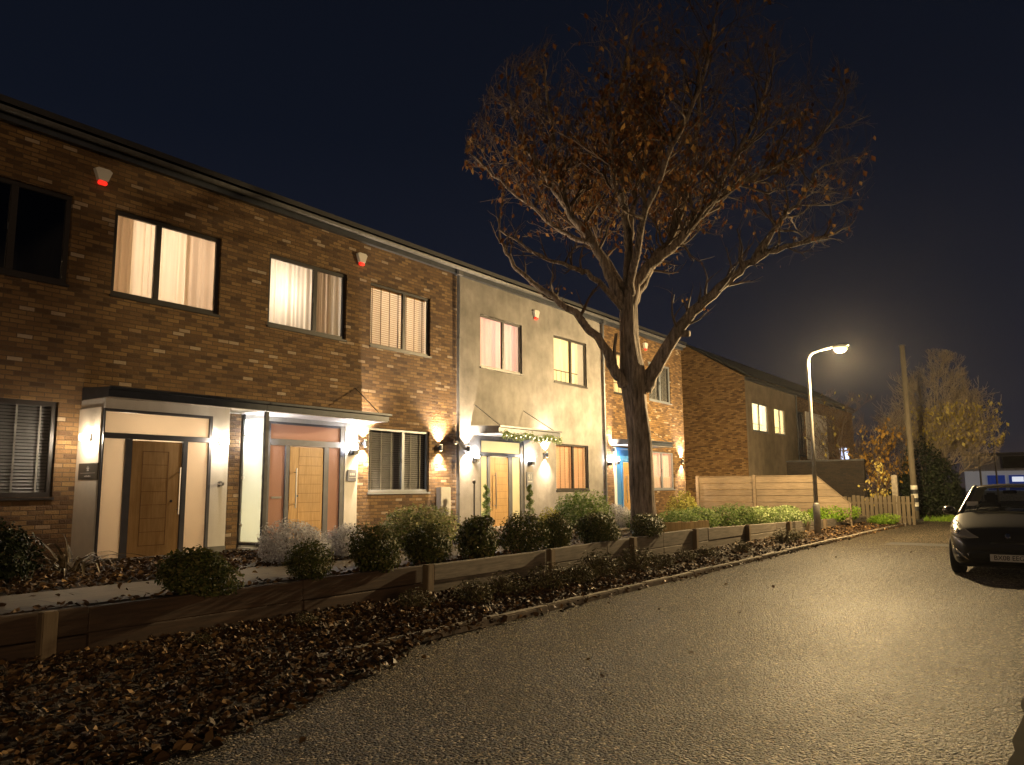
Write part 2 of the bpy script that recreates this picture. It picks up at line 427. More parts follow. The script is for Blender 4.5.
# ------------------------------------------------------------------ houses
def front_wall(x0, x1, z0, z1, y, ops, rev=.13):
    xs = sorted({x0, x1, *[q for o in ops for q in o[:2]]}); zs = sorted({z0, z1, *[q for o in ops for q in o[2:4]]})
    mb = MB()
    for i in range(len(xs)-1):
        for j in range(len(zs)-1):
            cx = (xs[i]+xs[i+1])/2; cz = (zs[j]+zs[j+1])/2
            if any(o[0] < cx < o[1] and o[2] < cz < o[3] for o in ops): continue
            mb.quad((xs[i],y,zs[j]), (xs[i+1],y,zs[j]), (xs[i+1],y,zs[j+1]), (xs[i],y,zs[j+1]))
    for (a, b, c, d) in [o[:4] for o in ops]:
        mb.quad((a,y,c), (a,y,d), (a,y+rev,d), (a,y+rev,c)); mb.quad((b,y,d), (b,y,c), (b,y+rev,c), (b,y+rev,d))
        mb.quad((a,y,d), (b,y,d), (b,y+rev,d), (a,y+rev,d)); mb.quad((a,y,c), (a,y+rev,c), (b,y+rev,c), (b,y,c))
    return mb

def point(name, loc, col, energy, radius, parent=None):
    l = bpy.data.lights.new(name, 'POINT'); l.color = col; l.energy = energy; l.shadow_soft_size = radius
    o = bpy.data.objects.new(name, l); COL.objects.link(o)
    o.location = Vector(loc) - (root_loc(parent) if parent else Vector((0,0,0)))
    if parent: o.parent = parent
    return o
def spot(name, loc, direc, col, energy, cone, blend, radius, parent=None):
    l = bpy.data.lights.new(name, 'SPOT'); l.color = col; l.energy = energy; l.shadow_soft_size = radius
    l.spot_size = R(cone); l.spot_blend = blend
    o = bpy.data.objects.new(name, l); COL.objects.link(o)
    o.location = Vector(loc) - (root_loc(parent) if parent else Vector((0,0,0)))
    o.rotation_euler = Vector(direc).to_track_quat('-Z', 'Y').to_euler()
    if parent: o.parent = parent
    return o

def curtain(root, win, x0, x1, z0, z1, y, m, folds=11, amp=.035, name='curtain', seed=0):
    r = random.Random(seed+int(x0*97)); n = folds*8; mb = MB(); vs = []
    ph = [r.uniform(0, 6.3) for _ in range(3)]
    rows = 6
    for j in range(rows+1):
        z = z0+(z1-z0)*j/rows
        for i in range(n+1):
            u = i/n; w = 1-.25*j/rows
            yy = y + amp*w*(math.sin(u*folds*2*math.pi+ph[0]+1.5*math.sin(u*5+ph[1])+.9*math.sin(u*13+ph[2]))*(.65+.35*math.sin(u*11+ph[1])) + .45*math.sin(u*folds*3.3+ph[2]+j*.15))
            vs.append((x0+(x1-x0)*u, yy, z))
    fs = [(j*(n+1)+i, j*(n+1)+i+1, (j+1)*(n+1)+i+1, (j+1)*(n+1)+i) for j in range(rows) for i in range(n)]
    mb.add(vs, fs); return mb.build(name, m, win, smooth=True)

def blind(root, win, x0, x1, z0, z1, y, m, tape, pitch=.05, tilt=35, ntape=3):
    mb = MB(); z = z0+.03; c, s = math.cos(R(tilt))*.024, math.sin(R(tilt))*.024
    while z < z1-.04:
        mb.add([(x0,y-c,z-s),(x1,y-c,z-s),(x1,y+c,z+s),(x0,y+c,z+s),(x0,y-c,z-s+.003),(x1,y-c,z-s+.003),(x1,y+c,z+s+.003),(x0,y+c,z+s+.003)],
               [(0,3,2,1),(4,5,6,7),(0,1,5,4),(1,2,6,5),(2,3,7,6),(3,0,4,7)])
        z += pitch
    mb.box(x0,x1,y-.03,y+.03,z1-.05,z1-.003)
    b = mb.build('blind', m, win)
    tb = MB()
    for k in range(ntape):
        xx = x0+(x1-x0)*(k+.5)/ntape
        tb.box(xx-.014,xx+.014,y-.032,y-.029,z0+.02,z1-.05)
    tb.build('blind_tape', tape, win)

def room_box(win, x0, x1, y0, y1, z0, z1, m):
    mb = MB()
    mb.quad((x0,y1,z0),(x0,y1,z1),(x1,y1,z1),(x1,y1,z0)); mb.quad((x0,y0,z0),(x0,y0,z1),(x0,y1,z1),(x0,y1,z0))
    mb.quad((x1,y0,z0),(x1,y1,z0),(x1,y1,z1),(x1,y0,z1)); mb.quad((x0,y0,z0),(x0,y1,z0),(x1,y1,z0),(x1,y0,z0)); mb.quad((x0,y0,z1),(x1,y0,z1),(x1,y1,z1),(x0,y1,z1))
    # front return so that no light slips past the frame
    return mb.build('room', m, win)

def window(root, x0, x1, z0, z1, y, mull, fm, style, power=0., col=(1.,.72,.42), sill=True, lamp=None, bar=.055):
    """two-light casement: frame (part) with panes, furnishing, handle and sill below it"""
    yf = y+.045; d = .06
    mb = MB()
    mb.bbox(x0,x1,yf,yf+d,z1-bar,z1,.006); mb.bbox(x0,x1,yf,yf+d,z0,z0+bar,.006)
    mb.bbox(x0,x0+bar,yf,yf+d,z0+bar,z1-bar,.006); mb.bbox(x1-bar,x1,yf,yf+d,z0+bar,z1-bar,.006)
    xm = x0+(x1-x0)*mull
    mb.bbox(xm-.05,xm+.05,yf-.004,yf+d,z0+bar,z1-bar,.006)
    win = mb.build('window', fm, root)
    gm = M['glass'] if power else M['dark_glass']
    for a, b in ((x0+bar, xm-.05), (xm+.05, x1-bar)):
        MB().box(a+.001,b-.001,yf+.028,yf+.034,z0+bar+.001,z1-bar-.001).build('pane', gm, win)
    hb = MB(); hb.bbox(xm-.075,xm-.06,yf-.03,yf-.005,(z0+z1)/2-.06,(z0+z1)/2+.05,.004); hb.build('handle', M['steel_dark'], win)
    if sill:
        MB().bbox(x0-.02,x1+.02,y-.035,yf-.004,z0-.045,z0-.003,.006).build('sill', fm, win)
    a, b, c, e = x0+.01, x1-.01, z0+.01, z1-.01
    yc = y+.24
    room_box(win, x0-.25, x1+.25, yf+d, y+2.6, z0-.5, z1+.35, M['room'] if power else M['room_dark'])
    sb = MB()   # inner face of the wall round the opening
    for (p, q, r_, s_) in ((x0-.25,x0,z0-.5,z1+.35),(x1,x1+.25,z0-.5,z1+.35),(x0,x1,z0-.5,z0),(x0,x1,z1,z1+.35)):
        sb.box(p,q,yf+d+.001,yf+d+.02,r_,s_)
    sb.build('inner_reveal', M['room'] if power else M['room_dark'], win)
    w = x1-x0
    if style == 'sheer_left':     # drape at both ends, sheer in the middle
        curtain(root, win, x0, x0+.2*w, c-.1, e+.1, yc-.05, M['drape'], 3); curtain(root, win, x0+.1*w, x0+.74*w, c-.1, e+.1, yc+.06, M['sheer'], 9)
        curtain(root, win, x0+.70*w, x1, c-.1, e+.1, yc-.05, M['drape'], 4)
    elif style == 'sheer_right':
        curtain(root, win, x0, x0+.66*w, c-.1, e+.1, yc, M['sheer'], 10); curtain(root, win, x0+.62*w, x0+.84*w, c-.1, e+.1, yc-.07, M['drape'], 4); curtain(root, win, x0+.8*w, x1, c-.1, e+.1, yc+.03, M['sheer'], 4)
    elif style == 'blind':
        blind(root, win, x0+.03, x1-.03, c, e, y+.16, M['blind'], M['tape'], .05, 55, 7); curtain(root, win, x0, x1, c-.1, e+.1, yc+.15, M['sheer'], 7)
    elif style == 'blind_warm':
        blind(root, win, x0+.03, x1-.03, c, e, y+.16, M['blind_pink'], M['tape'], .05, 60, 7)
    elif style == 'blind_unlit':
        blind(root, win, x0+.03, x1-.03, c, e, y+.16, M['blind_white'], M['tape_pale'], .05, 56, 6)
    elif style == 'pink':
        curtain(root, win, x0, x1, c-.1, e+.1, yc, M['pink_cloth'], 8, .02)
    elif style == 'cream':
        curtain(root, win, x0-.02, x0+.66*w, c-.1, e+.1, yc, M['cream_cloth'], 6, .02); curtain(root, win, x0+.6*w, x1, c-.1, e+.1, yc+.1, M['cream_cloth'], 3, .02)
        hb = MB()
        for k in range(6):
            hb.box(x0+.08*w+k*.14*w, x0+.08*w+k*.14*w+.008, yc-.05, yc-.04, z0, z0+.42)
        hb.box(x0+.06*w, x0+.86*w, yc-.055, yc-.035, z0+.40, z0+.43); hb.build('bed_rail', M['tape'], win)
    if power:
        point('room_lamp', lamp or ((x0+x1)/2+.2*w, y+1.9, z1-.45), col, power*.62, .12, root)
    return win

def up_down_light(root, x, z, y, pw=26., up=True, col=(1.,.74,.47)):
    mb = MB(); mb.tube([(x,y-.085,z-.075),(x,y-.085,z+.075)], .042, 12); mb.box(x-.02,x+.02,y-.05,y-.001,z-.03,z+.03)
    f = mb.build('wall_light', M['steel_dark'], root)
    MB().tube([(x,y-.085,z-.0775),(x,y-.085,z-.0762)], .032, 12).build('lens', M['led_face'], f); MB().tube([(x,y-.085,z+.0762),(x,y-.085,z+.0775)], .032, 12).build('lens', M['led_face'], f)
    spot('up_spot', (x,y-.085,z+.09), (0,.05,1), col, pw*21, 110, 1., .02, root); spot('down_spot', (x,y-.085,z-.09), (0,.05,-1), col, pw*11, 110, 1., .02, root)
    return f

def bulkhead(root, x, y, z, nrm, m):
    """box lamp with a flat dark top plate, on a wall facing nrm ('-x' or '-y')"""
    if nrm == '-y':
        mb = MB(); mb.bbox(x-.045,x+.045,y-.165,y-.085,z+.051,z+.061,.003); mb.box(x-.04,x+.04,y-.069,y-.001,z-.045,z+.05)
        f = mb.build('wall_light', M['lamp_black'], root); MB().bbox(x-.055,x+.055,y-.18,y-.07,z-.045,z+.05,.012).build('diffuser', m, f)
    else:
        mb = MB(); mb.bbox(x-.165,x-.085,y-.045,y+.045,z+.051,z+.061,.003); mb.box(x-.069,x-.001,y-.04,y+.04,z-.045,z+.05)
        f = mb.build('wall_light', M['lamp_black'], root); MB().bbox(x-.18,x-.07,y-.055,y+.055,z-.045,z+.05,.012).build('diffuser', m, f)

def lantern(root, x, y, z):
    """sensor lantern: black foot on the wall, bright opal head"""
    mb = MB(); mb.bbox(x-.075,x+.075,y-.14,y-.001,z-.13,z-.02,.01); mb.box(x-.03,x+.03,y-.03,y-.001,z-.02,z+.13)
    f = mb.build('wall_light', M['lamp_black'], root)
    MB().lathe((x,y-.09,z-.018), [(.05,0),(.068,.02),(.068,.10),(.05,.135),(.02,.145)], 14).build('diffuser', M['lamp_cool'], f, smooth=True)

def alarm_box(root, x, z, y):
    prof = [(-.14,.10),(-.09,.135),(.09,.135),(.14,.10),(.075,-.075),(-.075,-.075)]
    mb = MB(); n = len(prof)
    mb.add([(x+p[0],y-.075,z+p[1]) for p in prof]+[(x+p[0]*1.06,y-.001,z+p[1]*1.04) for p in prof],
           [tuple(range(n))]+[(i,i+n,(i+1) % n+n,(i+1) % n) for i in range(n)])
    a = mb.build('alarm_box', M['alarm_white'], root)
    MB().bbox(x-.072,x+.072,y-.07,y-.001,z-.14,z-.078,.015).build('strobe', M['alarm_red'], a)

def downpipe(root, x, y, z0, z1):
    mb = MB(); mb.tube([(x,y-.075,z0),(x,y-.075,z1)], .045, 10)
    mb.bbox(x-.10,x+.10,y-.17,y-.012,z1-.02,z1+.16,.01)
    p = mb.build('downpipe', M['pipe'], root)
    for zz in (z0+.9, z0+2.9, z0+4.9):
        MB().tube([(x,y-.075,zz),(x,y-.075,zz+.05)], .056, 10).build('bracket', M['steel_dark'], p)

def roof_and_gutter(root, x0, x1, y, ze, yb, pitch=24, ridge=None):
    s = math.tan(R(pitch)); t = .10
    mb = MB(); ya = y-.26
    yr = yb
    if ridge: yr = ridge
    za = ze+.20; zb = za+(yr-ya)*s
    mb.add([(x0,ya,za),(x1,ya,za),(x1,yr,zb),(x0,yr,zb),(x0,ya,za+t),(x1,ya,za+t),(x1,yr,zb+t),(x0,yr,zb+t)],
           [(0,3,2,1),(4,5,6,7),(0,1,5,4),(1,2,6,5),(2,3,7,6),(3,0,4,7)])
    if ridge:
        mb.add([(x0,yr+.002,zb),(x1,yr+.002,zb),(x1,yb+.2,za),(x0,yb+.2,za),(x0,yr+.002,zb+t),(x1,yr+.002,zb+t),(x1,yb+.2,za+t),(x0,yb+.2,za+t)],
               [(0,3,2,1),(4,5,6,7),(0,1,5,4),(1,2,6,5),(2,3,7,6),(3,0,4,7)])
    r = mb.build('roof', M['roof'], root)
    MB().box(x0,x1,y-.10,y-.001,ze,ze+.17).build('fascia', M['fascia'], r)
    g = MB(); n = 8; vs = []
    for X in (x0, x1):
        for k in range(n+1):
            a = math.pi*k/n; vs.append((X, y-.17-.065*math.cos(a), ze+.165-.075*math.sin(a)))
        for k in range(n, -1, -1):
            a = math.pi*k/n; vs.append((X, y-.17-.055*math.cos(a), ze+.165-.065*math.sin(a)))
    m_ = 2*(n+1)
    g.add(vs, [(k, k+m_, (k+1) % m_+m_, (k+1) % m_) for k in range(m_)])
    g.build('gutter', M['gutter'], r)
    return zb

def shell(root, x0, x1, y, yb, ze, pitch, ops, mf, ms, left, right, z0=.2, ridge=None):
    front_wall(x0, x1, z0, ze+.15, y, ops).build('wall', mf, root)
    zb = roof_and_gutter(root, x0, x1, y, ze, yb, pitch, ridge)
    if ridge:
        for q, on in ((x0+.002, left), (x1-.002, right)):
            if on: MB().add([(q,y+.001,z0),(q,y+.001,ze+.19),(q,ridge,zb-.02),(q,yb,ze+.19),(q,yb,z0)], [(0,1,2,3,4)]).build('gable_wall', ms, root)
        left = right = False; zb = ze+.19
    if left: MB().quad((x0+.002,y+.001,z0),(x0+.002,y+.001,ze+.19),(x0+.002,yb,zb-.02),(x0+.002,yb,z0)).build('gable_wall', ms, root)
    if right: MB().quad((x1-.002,y+.001,z0),(x1-.002,yb,z0),(x1-.002,yb,zb-.02),(x1-.002,y+.001,ze+.19)).build('gable_wall', ms, root)
    MB().quad((x0,yb,z0),(x0,yb,zb),(x1,yb,zb),(x1,yb,z0)).build('rear_wall', mf, root)

def canopy(root, x0, x1, y0, y1, z0, z1, stays=()):
    mb = MB()
    mb.add([(x0,y0,z0),(x1,y0,z0),(x1,y1,z0),(x0,y1,z0),(x0,y0,z1),(x1,y0,z1),(x1,y1,z1+.05),(x0,y1,z1+.05)],
           [(4,5,6,7),(0,1,5,4),(1,2,6,5),(2,3,7,6),(3,0,4,7)])
    c = mb.build('canopy', M['fascia'], root)
    MB().box(x0+.02,x1-.02,y0+.02,y1-.003,z0-.012,z0+.004).build('soffit', M['soffit'], c)
    MB().bbox(x0,x1+.05,y0-.045,y0-.002,z1-.035,z1+.01,.004).build('edge_trim', M['fascia'], c)
    for (xa, xb) in stays:
        MB().tube([(xa,y0+.05,z1),(xb,y1-.003,z1+.62)], .011, 6).build('stay', M['steel_dark'], c)
    return c

def door_set(root, y, x0, x1, z0, z1, zt0, zt1, sl, door, sr, fm, glass, hall, handle_x, handle_z, style, room_depth=1.9, thin_left=False, hall_pw=60, hall_col=(1.,.72,.40), solid_left=None):
    """front door with sidelights and a transom light; sl / door / sr are x ranges"""
    mb = MB(); yf, yb = y, y+.07
    lw = .02 if thin_left else sl[0]-x0
    mb.bbox(x0,x0+lw,yf,yb,z0,z1,.004); mb.bbox(sr[1],x1,yf,yb,z0,z1,.004)
    mb.bbox(x0+lw,sr[1],yf,yb,z1-.045,z1,.004); mb.bbox(x0+lw,sr[1],yf-.003,yb,zt0,zt1,.004)
    mb.bbox(sl[1],door[0]-.008,yf-.002,yb,z0,zt0-.002,.004); mb.bbox(door[1]+.008,sr[0],yf-.002,yb,z0,zt0-.002,.004)
    mb.bbox(sl[0],sl[1],yf,yb,z0,z0+.035,.004); mb.bbox(sr[0],sr[1],yf,yb,z0,z0+.035,.004)
    fr = mb.build('door_frame', fm, root)
    MB().bbox(door[0]-.1,door[1]+.1,yf-.05,yb,z0-.02,z0+.03,.004).build('threshold', M['threshold'], fr)
    MB().quad((sl[0],yf+.03,zt1+.001),(sr[1],yf+.03,zt1+.001),(sr[1],yf+.03,z1-.046),(sl[0],yf+.03,z1-.046)).build('transom_light', glass, fr)
    for i, (a, b) in enumerate((sl, sr)):
        MB().quad((a+.001,yf+.03,z0+.036),(b-.001,yf+.03,z0+.036),(b-.001,yf+.03,zt0-.003),(a+.001,yf+.03,zt0-.003)).build('sidelight', (solid_left if (i == 0 and solid_left) else glass), fr)
    # leaf
    dz0, dz1 = z0+.032, zt0-.02
    d = MB().bbox(door[0],door[1],yf+.012,yb-.005,dz0,dz1,.004).build('door', M['oak'], root)
    w = door[1]-door[0]
    if style == 'panel':
        pa, pb = door[0]+.2*w, door[1]-.27*w
        gb = MB(); yy = yf+.009
        gb.box(pa,pa+.012,yy,yf+.013,dz0+.16,dz1-.16); gb.box(pb-.012,pb,yy,yf+.013,dz0+.16,dz1-.16); gb.box(pa,pb,yy,yf+.0125,dz1-.172,dz1-.16); gb.box(pa,pb,yy,yf+.0125,dz0+.16,dz0+.172)
        for k in range(1, 7):
            zz = dz0+.166+(dz1-dz0-.332)*k/7; gb.box(pa+.013,pb-.013,yy+.001,yf+.0125,zz-.004,zz+.004)
        gb.build('panel_groove', M['oak_groove'], d)
    else:
        gb = MB(); yy = yf+.009; nn = 10
        pa, pb = door[0]+.27*w, door[1]-.06*w
        for k in range(1, nn):
            zz = dz0+(dz1-dz0)*k/nn; gb.box(pa,pb,yy,yf+.0125,zz-.004,zz+.004)
        gb.box(pa-.008,pa,yy,yf+.0128,dz0,dz1)
        gb.build('panel_groove', M['oak_groove'], d)
    hb = MB(); hb.tube([(handle_x,yf-.06,handle_z[0]),(handle_x,yf-.06,handle_z[1])], .015, 10)
    for zz in (handle_z[0]+.08, handle_z[1]-.08): hb.tube([(handle_x,yf-.06,zz),(handle_x,yf+.014,zz)], .010, 8)
    hb.build('handle', M['steel'], d)
    lx = handle_x-.10 if handle_x > (door[0]+door[1])/2 else handle_x+.09
    MB().tube([(lx,yf+.002,(dz0+dz1)/2-.05),(lx,yf+.014,(dz0+dz1)/2-.05)], .022, 12).build('lock', M['steel_dark'], d)
    if hall:
        r = room_box(fr, x0-.02, x1+.02, yb, yb+room_depth, z0, z1+.02, M['room'])
        point('hall_lamp', ((x0+x1)/2+.1, yb+room_depth*.62, z1-.35), hall_col, hall_pw*.62, .15, root)
    return fr, d

def text_mesh(name, body, size, m, parent, loc, rot, align='CENTER'):
    cu = bpy.data.curves.new(name, 'FONT'); cu.body = body; cu.size = size; cu.align_x = align; cu.align_y = 'CENTER'; cu.extrude = .0015
    tmp = bpy.data.objects.new(name+'_tmp', cu); COL.objects.link(tmp)
    dg = bpy.context.evaluated_depsgraph_get(); me = bpy.data.meshes.new_from_object(tmp.evaluated_get(dg))
    bpy.data.objects.remove(tmp); bpy.data.curves.remove(cu)
    me.materials.clear(); me.materials.append(m)
    o = bpy.data.objects.new(name, me); COL.objects.link(o); o.parent = parent
    o.location = Vector(loc)-root_loc(parent); o.rotation_euler = rot
    return o

FACE_Y = (R(90), 0, 0)             # text readable from -Y
FACE_X = (R(90), 0, R(-90))        # text readable from -X

YB = 19.5
# ---- house 1
h1 = empty('brick_house', (5.6, D, G), 'nearest brick terraced house with white box porch, cream lit door glass and oak door', 'house', 'terraced houses')
shell(h1, 2.48, 8.85, D, YB, EAVES, 24, [(3.55,5.61,4.74,6.20), (6.29,8.31,4.73,6.20), (3.55,5.61,1.41,2.87), (6.05,8.05,G,2.80)], M['brick'], M['brick_side'], True, False)
window(h1, 3.55, 5.61, 4.74, 6.20, D, .6, M['brown_frame'], 'none', 0, bar=.075)
window(h1, 6.29, 8.31, 4.73, 6.20, D, .40, M['brown_frame'], 'sheer_left', 120, (1.,.84,.70), bar=.075)
window(h1, 3.55, 5.61, 1.41, 2.87, D, .45, M['brown_frame'], 'blind_unlit', 0, bar=.075)
alarm_box(h1, 6.03, 6.66, D)
PY = 11.95
pm = MB()
pm.box(5.953,5.985,PY+.072,D-.002,G,2.918)                 # cheek towards the camera
pm.box(7.802,8.13,PY,PY+.09,G+.13,2.918); pm.box(8.06,8.13,PY+.091,D-.002,G,2.918); pm.box(5.955,7.802,PY+.001,PY+.09,2.757,2.918); pm.box(5.986,8.059,PY+.091,D-.002,2.80,2.917)
porch = pm.build('porch', M['white_render'], h1)
MB().box(7.803,8.14,PY-.008,PY+.09,G-.02,G+.128).build('plinth', M['plinth'], porch)
door_set(h1, PY, 5.953, 7.80, G+.02, 2.755, 2.30, 2.385, (5.975,6.31), (6.425,7.265), (7.36,7.745), M['anthracite'], M['frost_cream'], True, 7.21, (1.11,1.87), 'panel', 1.9, True, 36, (1.,.80,.55))
bulkhead(h1, 5.953, 12.275, 2.31, '-x', M['lamp_warm']); bulkhead(h1, 7.96, PY, 2.32, '-y', M['lamp_warm'])
pq = MB().bbox(5.93,5.952,12.02,12.61,1.665,1.925,.004).build('name_plaque', M['plaque'], h1)
mk = MB(); mk.box(5.928,5.9295,12.09,12.54,1.768,1.772); mk.build('rule_line', M['letter'], pq)
mk = MB()
for k in range(5): mk.box(5.928,5.9295,12.22+k*.04,12.245+k*.04,1.715,1.728+.006*(k % 2))
mk.build('lettering', M['letter'], pq)
mk = MB()
for k in range(5):
    a = R(90+72*k); mk.add([(5.9285,12.31,1.835),(5.9285,12.31+.03*math.cos(a-.35),1.835+.03*math.sin(a-.35)),(5.9285,12.31+.045*math.cos(a),1.835+.045*math.sin(a)),(5.9285,12.31+.03*math.cos(a+.35),1.835+.03*math.sin(a+.35))],[(0,1,2,3)])
mk.build('flower_mark', M['letter'], pq)
bell = MB(); bell.tube([(7.99,PY-.09,1.60),(7.99,PY-.001,1.60)], .028, 12); bell.tube([(7.99,PY-.012,1.60),(7.99,PY-.002,1.60)], .05, 14); bell.build('door_bell', M['steel'], h1)
canopy(h1, 5.953, 8.848, 11.87, D, 2.93, 3.08)
# ---- house 2
h2 = empty('brick_house', (12.0, D, G), 'brick terraced house with salmon door glass, between the frosted screen and grey rendered house', 'house', 'terraced houses')
shell(h2, 8.85, 15.22, D, YB, EAVES, 24, [(9.39,11.44,4.73,6.20), (12.16,14.20,4.73,6.20), (12.18,14.19,1.42,2.87), (8.97,11.84,G,2.925)], M['brick'], M['brick_side'], False, False)
window(h2, 9.39, 11.44, 4.73, 6.20, D, .59, M['brown_frame'], 'sheer_right', 54, (1.,.9,.80), lamp=(10.0, D+.85, 5.55), bar=.075)
window(h2, 12.16, 14.20, 4.73, 6.20, D, .56, M['brown_frame'], 'blind', 230, (1.,.85,.68), bar=.06)
window(h2, 12.18, 14.19, 1.42, 2.87, D, .57, M['pale_frame'], 'blind_unlit', 0, bar=.06)
alarm_box(h2, 11.83, 6.64, D)
pm = MB(); pm.box(8.972,9.487,D-.02,D+.10,G+.12,2.923); pm.box(11.475,11.838,D-.02,D+.10,G+.12,2.923); pm.box(9.488,11.474,D-.019,D+.10,2.833,2.923)
porch = pm.build('door_surround', M['white_render'], h2)
for a, b in ((8.972,9.487),(11.475,11.838)): MB().box(a,b,D-.025,D+.10,G-.02,G+.118).build('plinth', M['plinth'], porch)
fr, d = door_set(h2, D-.01, 9.49, 11.472, G+.04, 2.83, 2.365, 2.49, (9.56,9.93), (10.04,10.90), (11.04,11.35), M['anthracite'], M['frost_salmon'], True, 10.16, (1.13,1.92), 'plank', 1.7, False, 20, (1.,.70,.52))
MB().bbox(9.62,9.86,D-.012,D+.018,1.325,1.365,.004).build('letter_plate', M['steel'], fr)
lantern(h2, 11.66, D-.02, 2.36); lantern(h2, 9.16, D-.02, 2.36)
pq = MB().bbox(11.53,11.81,D-.045,D-.021,1.66,1.91,.03).build('number_plaque', M['plaque_grey'], h2)
mk = MB()
for k in range(3): mk.box(11.60+k*.05,11.635+k*.05,D-.047,D-.0455,1.79,1.84)
mk.box(11.58,11.77,D-.047,D-.0455,1.74,1.75); mk.build('lettering', M['letter'], pq)
up_down_light(h2, 12.0, 2.49, D, 30); up_down_light(h2, 14.53, 2.49, D, 30)
MB().bbox(14.44,14.83,D-.16,D-.001,.82,1.53,.015).build('meter_box', M['white_plastic'], h2)
downpipe(h2, 15.20, D, G, EAVES-.02)
mb = MB(); mb.tube([(14.95,D-.001,2.78),(14.95,D-.16,2.72),(14.95,D-.22,2.66)], .02, 6); mb.bbox(14.89,15.01,D-.27,D-.15,2.60,2.68,.01); sl = mb.build('security_light', M['steel_dark'], h2)
MB().lathe((14.95,D-.21,2.595), [(.03,0),(.03,.004)], 10).build('lens', emit_mat('security_lens', (1.,.8,.5), 6.), sl)
canopy(h2, 8.853, 11.97, 11.87, D, 2.93, 3.08, ((11.75,11.75),))
# ---- house 3 (grey render)
h3 = empty('rendered_house', (19, D, G), 'grey rendered terraced house with a garland on its door canopy and two spiral topiaries', 'house', 'terraced houses')
shell(h3, 15.22, 22.88, D, YB, EAVES, 24, [(16.21,18.17,4.74,6.18), (19.87,21.86,4.73,6.18), (19.92,21.86,1.42,2.83), (16.19,18.23,G,2.80)], M['grey_render'], M['brick_side'], False, False)
window(h3, 16.21, 18.17, 4.74, 6.18, D, .56, M['brown_frame'], 'pink', 125, (1.,.78,.72), bar=.055)
window(h3, 19.87, 21.86, 4.73, 6.18, D, .54, M['brown_frame'], 'cream', 140, (1.,.90,.68), bar=.055)
window(h3, 19.92, 21.86, 1.42, 2.83, D, .55, M['brown_frame'], 'blind_warm', 130, (1.,.64,.34), bar=.055)
alarm_box(h3, 18.87, 6.62, D)
fr, d = door_set(h3, D+.02, 16.19, 18.23, G+.02, 2.80, 2.35, 2.45, (16.27,16.55), (16.67,17.49), (17.68,18.07), M['anthracite'], M['frost_yellow'], True, 16.84, (.95,1.92), 'plank', 1.7, False, 55, (1.,.86,.58))
lantern(h3, 15.94, D, 2.30); lantern(h3, 18.50, D, 2.28)
pq = MB().bbox(18.32,18.66,D-.02,D-.001,1.48,1.95,.005).build('number_plaque', M['plaque_grey'], h3)
text_mesh('lettering', '91', .2, M['letter'], pq, (18.49,D-.0225,1.80), FACE_Y)
mk = MB()
for k in range(5): mk.box(18.38+k*.045,18.415+k*.045,D-.0225,D-.0208,1.655,1.69)
mk.build('small_lettering', M['letter'], pq)
up_down_light(h3, 15.60, 2.50, D, 34); up_down_light(h3, 19.30, 2.46, D, 34)
downpipe(h3, 22.86, D, G, EAVES-.02)
canopy(h3, 15.78, 18.69, 11.77, D, 2.90, 3.07, ((15.95,15.95),(18.5,18.2)))
# ---- house 4
h4 = empty('brick_house', (26, D, G), 'brick terraced house with sky blue door frame half hidden behind the tree trunk', 'house', 'terraced houses')
shell(h4, 22.88, 29.55, D, YB, EAVES, 24, [(23.70,25.66,4.74,6.20), (26.46,28.43,4.74,6.20), (26.40,28.50,1.41,2.82), (23.55,25.92,G,2.86)], M['brick'], M['brick_side'], False, True)
window(h4, 23.70, 25.66, 4.74, 6.20, D, .55, M['brown_frame'], 'cream', 90, (1.,.80,.50), bar=.055)
window(h4, 26.46, 28.43, 4.74, 6.20, D, .55, M['pale_frame'], 'blind_unlit', 0, bar=.055)
win = window(h4, 26.40, 28.50, 1.41, 2.82, D, .52, M['pale_frame'], 'pink', 120, (1.,.66,.52), bar=.055)
MB().box(26.46,28.44,D+.16,D+.165,1.43,1.88).build('cafe_curtain', cloth_mat('cafe_cloth', (.85,.80,.74), .7), win)
alarm_box(h4, 26.2, 6.72, D)
for a, b in ((23.552,23.72),(25.75,25.918)): MB().box(a,b,D-.02,D+.1,G,2.857).build('door_pilaster', M['white_render'], h4)
fr, d = door_set(h4, D-.01, 23.722, 25.748, G+.02, 2.856, 2.36, 2.44, (23.80,24.12), (24.22,25.05), (25.15,25.66), M['blue_paint'], M['frost_yellow'], True, 24.36, (.95,1.9), 'plank', 1.6, False, 60, (1.,.8,.5), M['blue_paint'])
MB().box(23.80,25.66,D+.005,D+.018,2.445,2.80).build('transom_panel', M['blue_paint'], fr)
lantern(h4, 23.63, D-.02, 2.40); lantern(h4, 23.15, D, 2.36)
up_down_light(h4, 23.42, 2.75, D, 22); up_down_light(h4, 29.17, 2.50, D, 34)
canopy(h4, 23.45, 26.35, 11.77, D, 2.93, 3.08, ((26.1,25.9),))

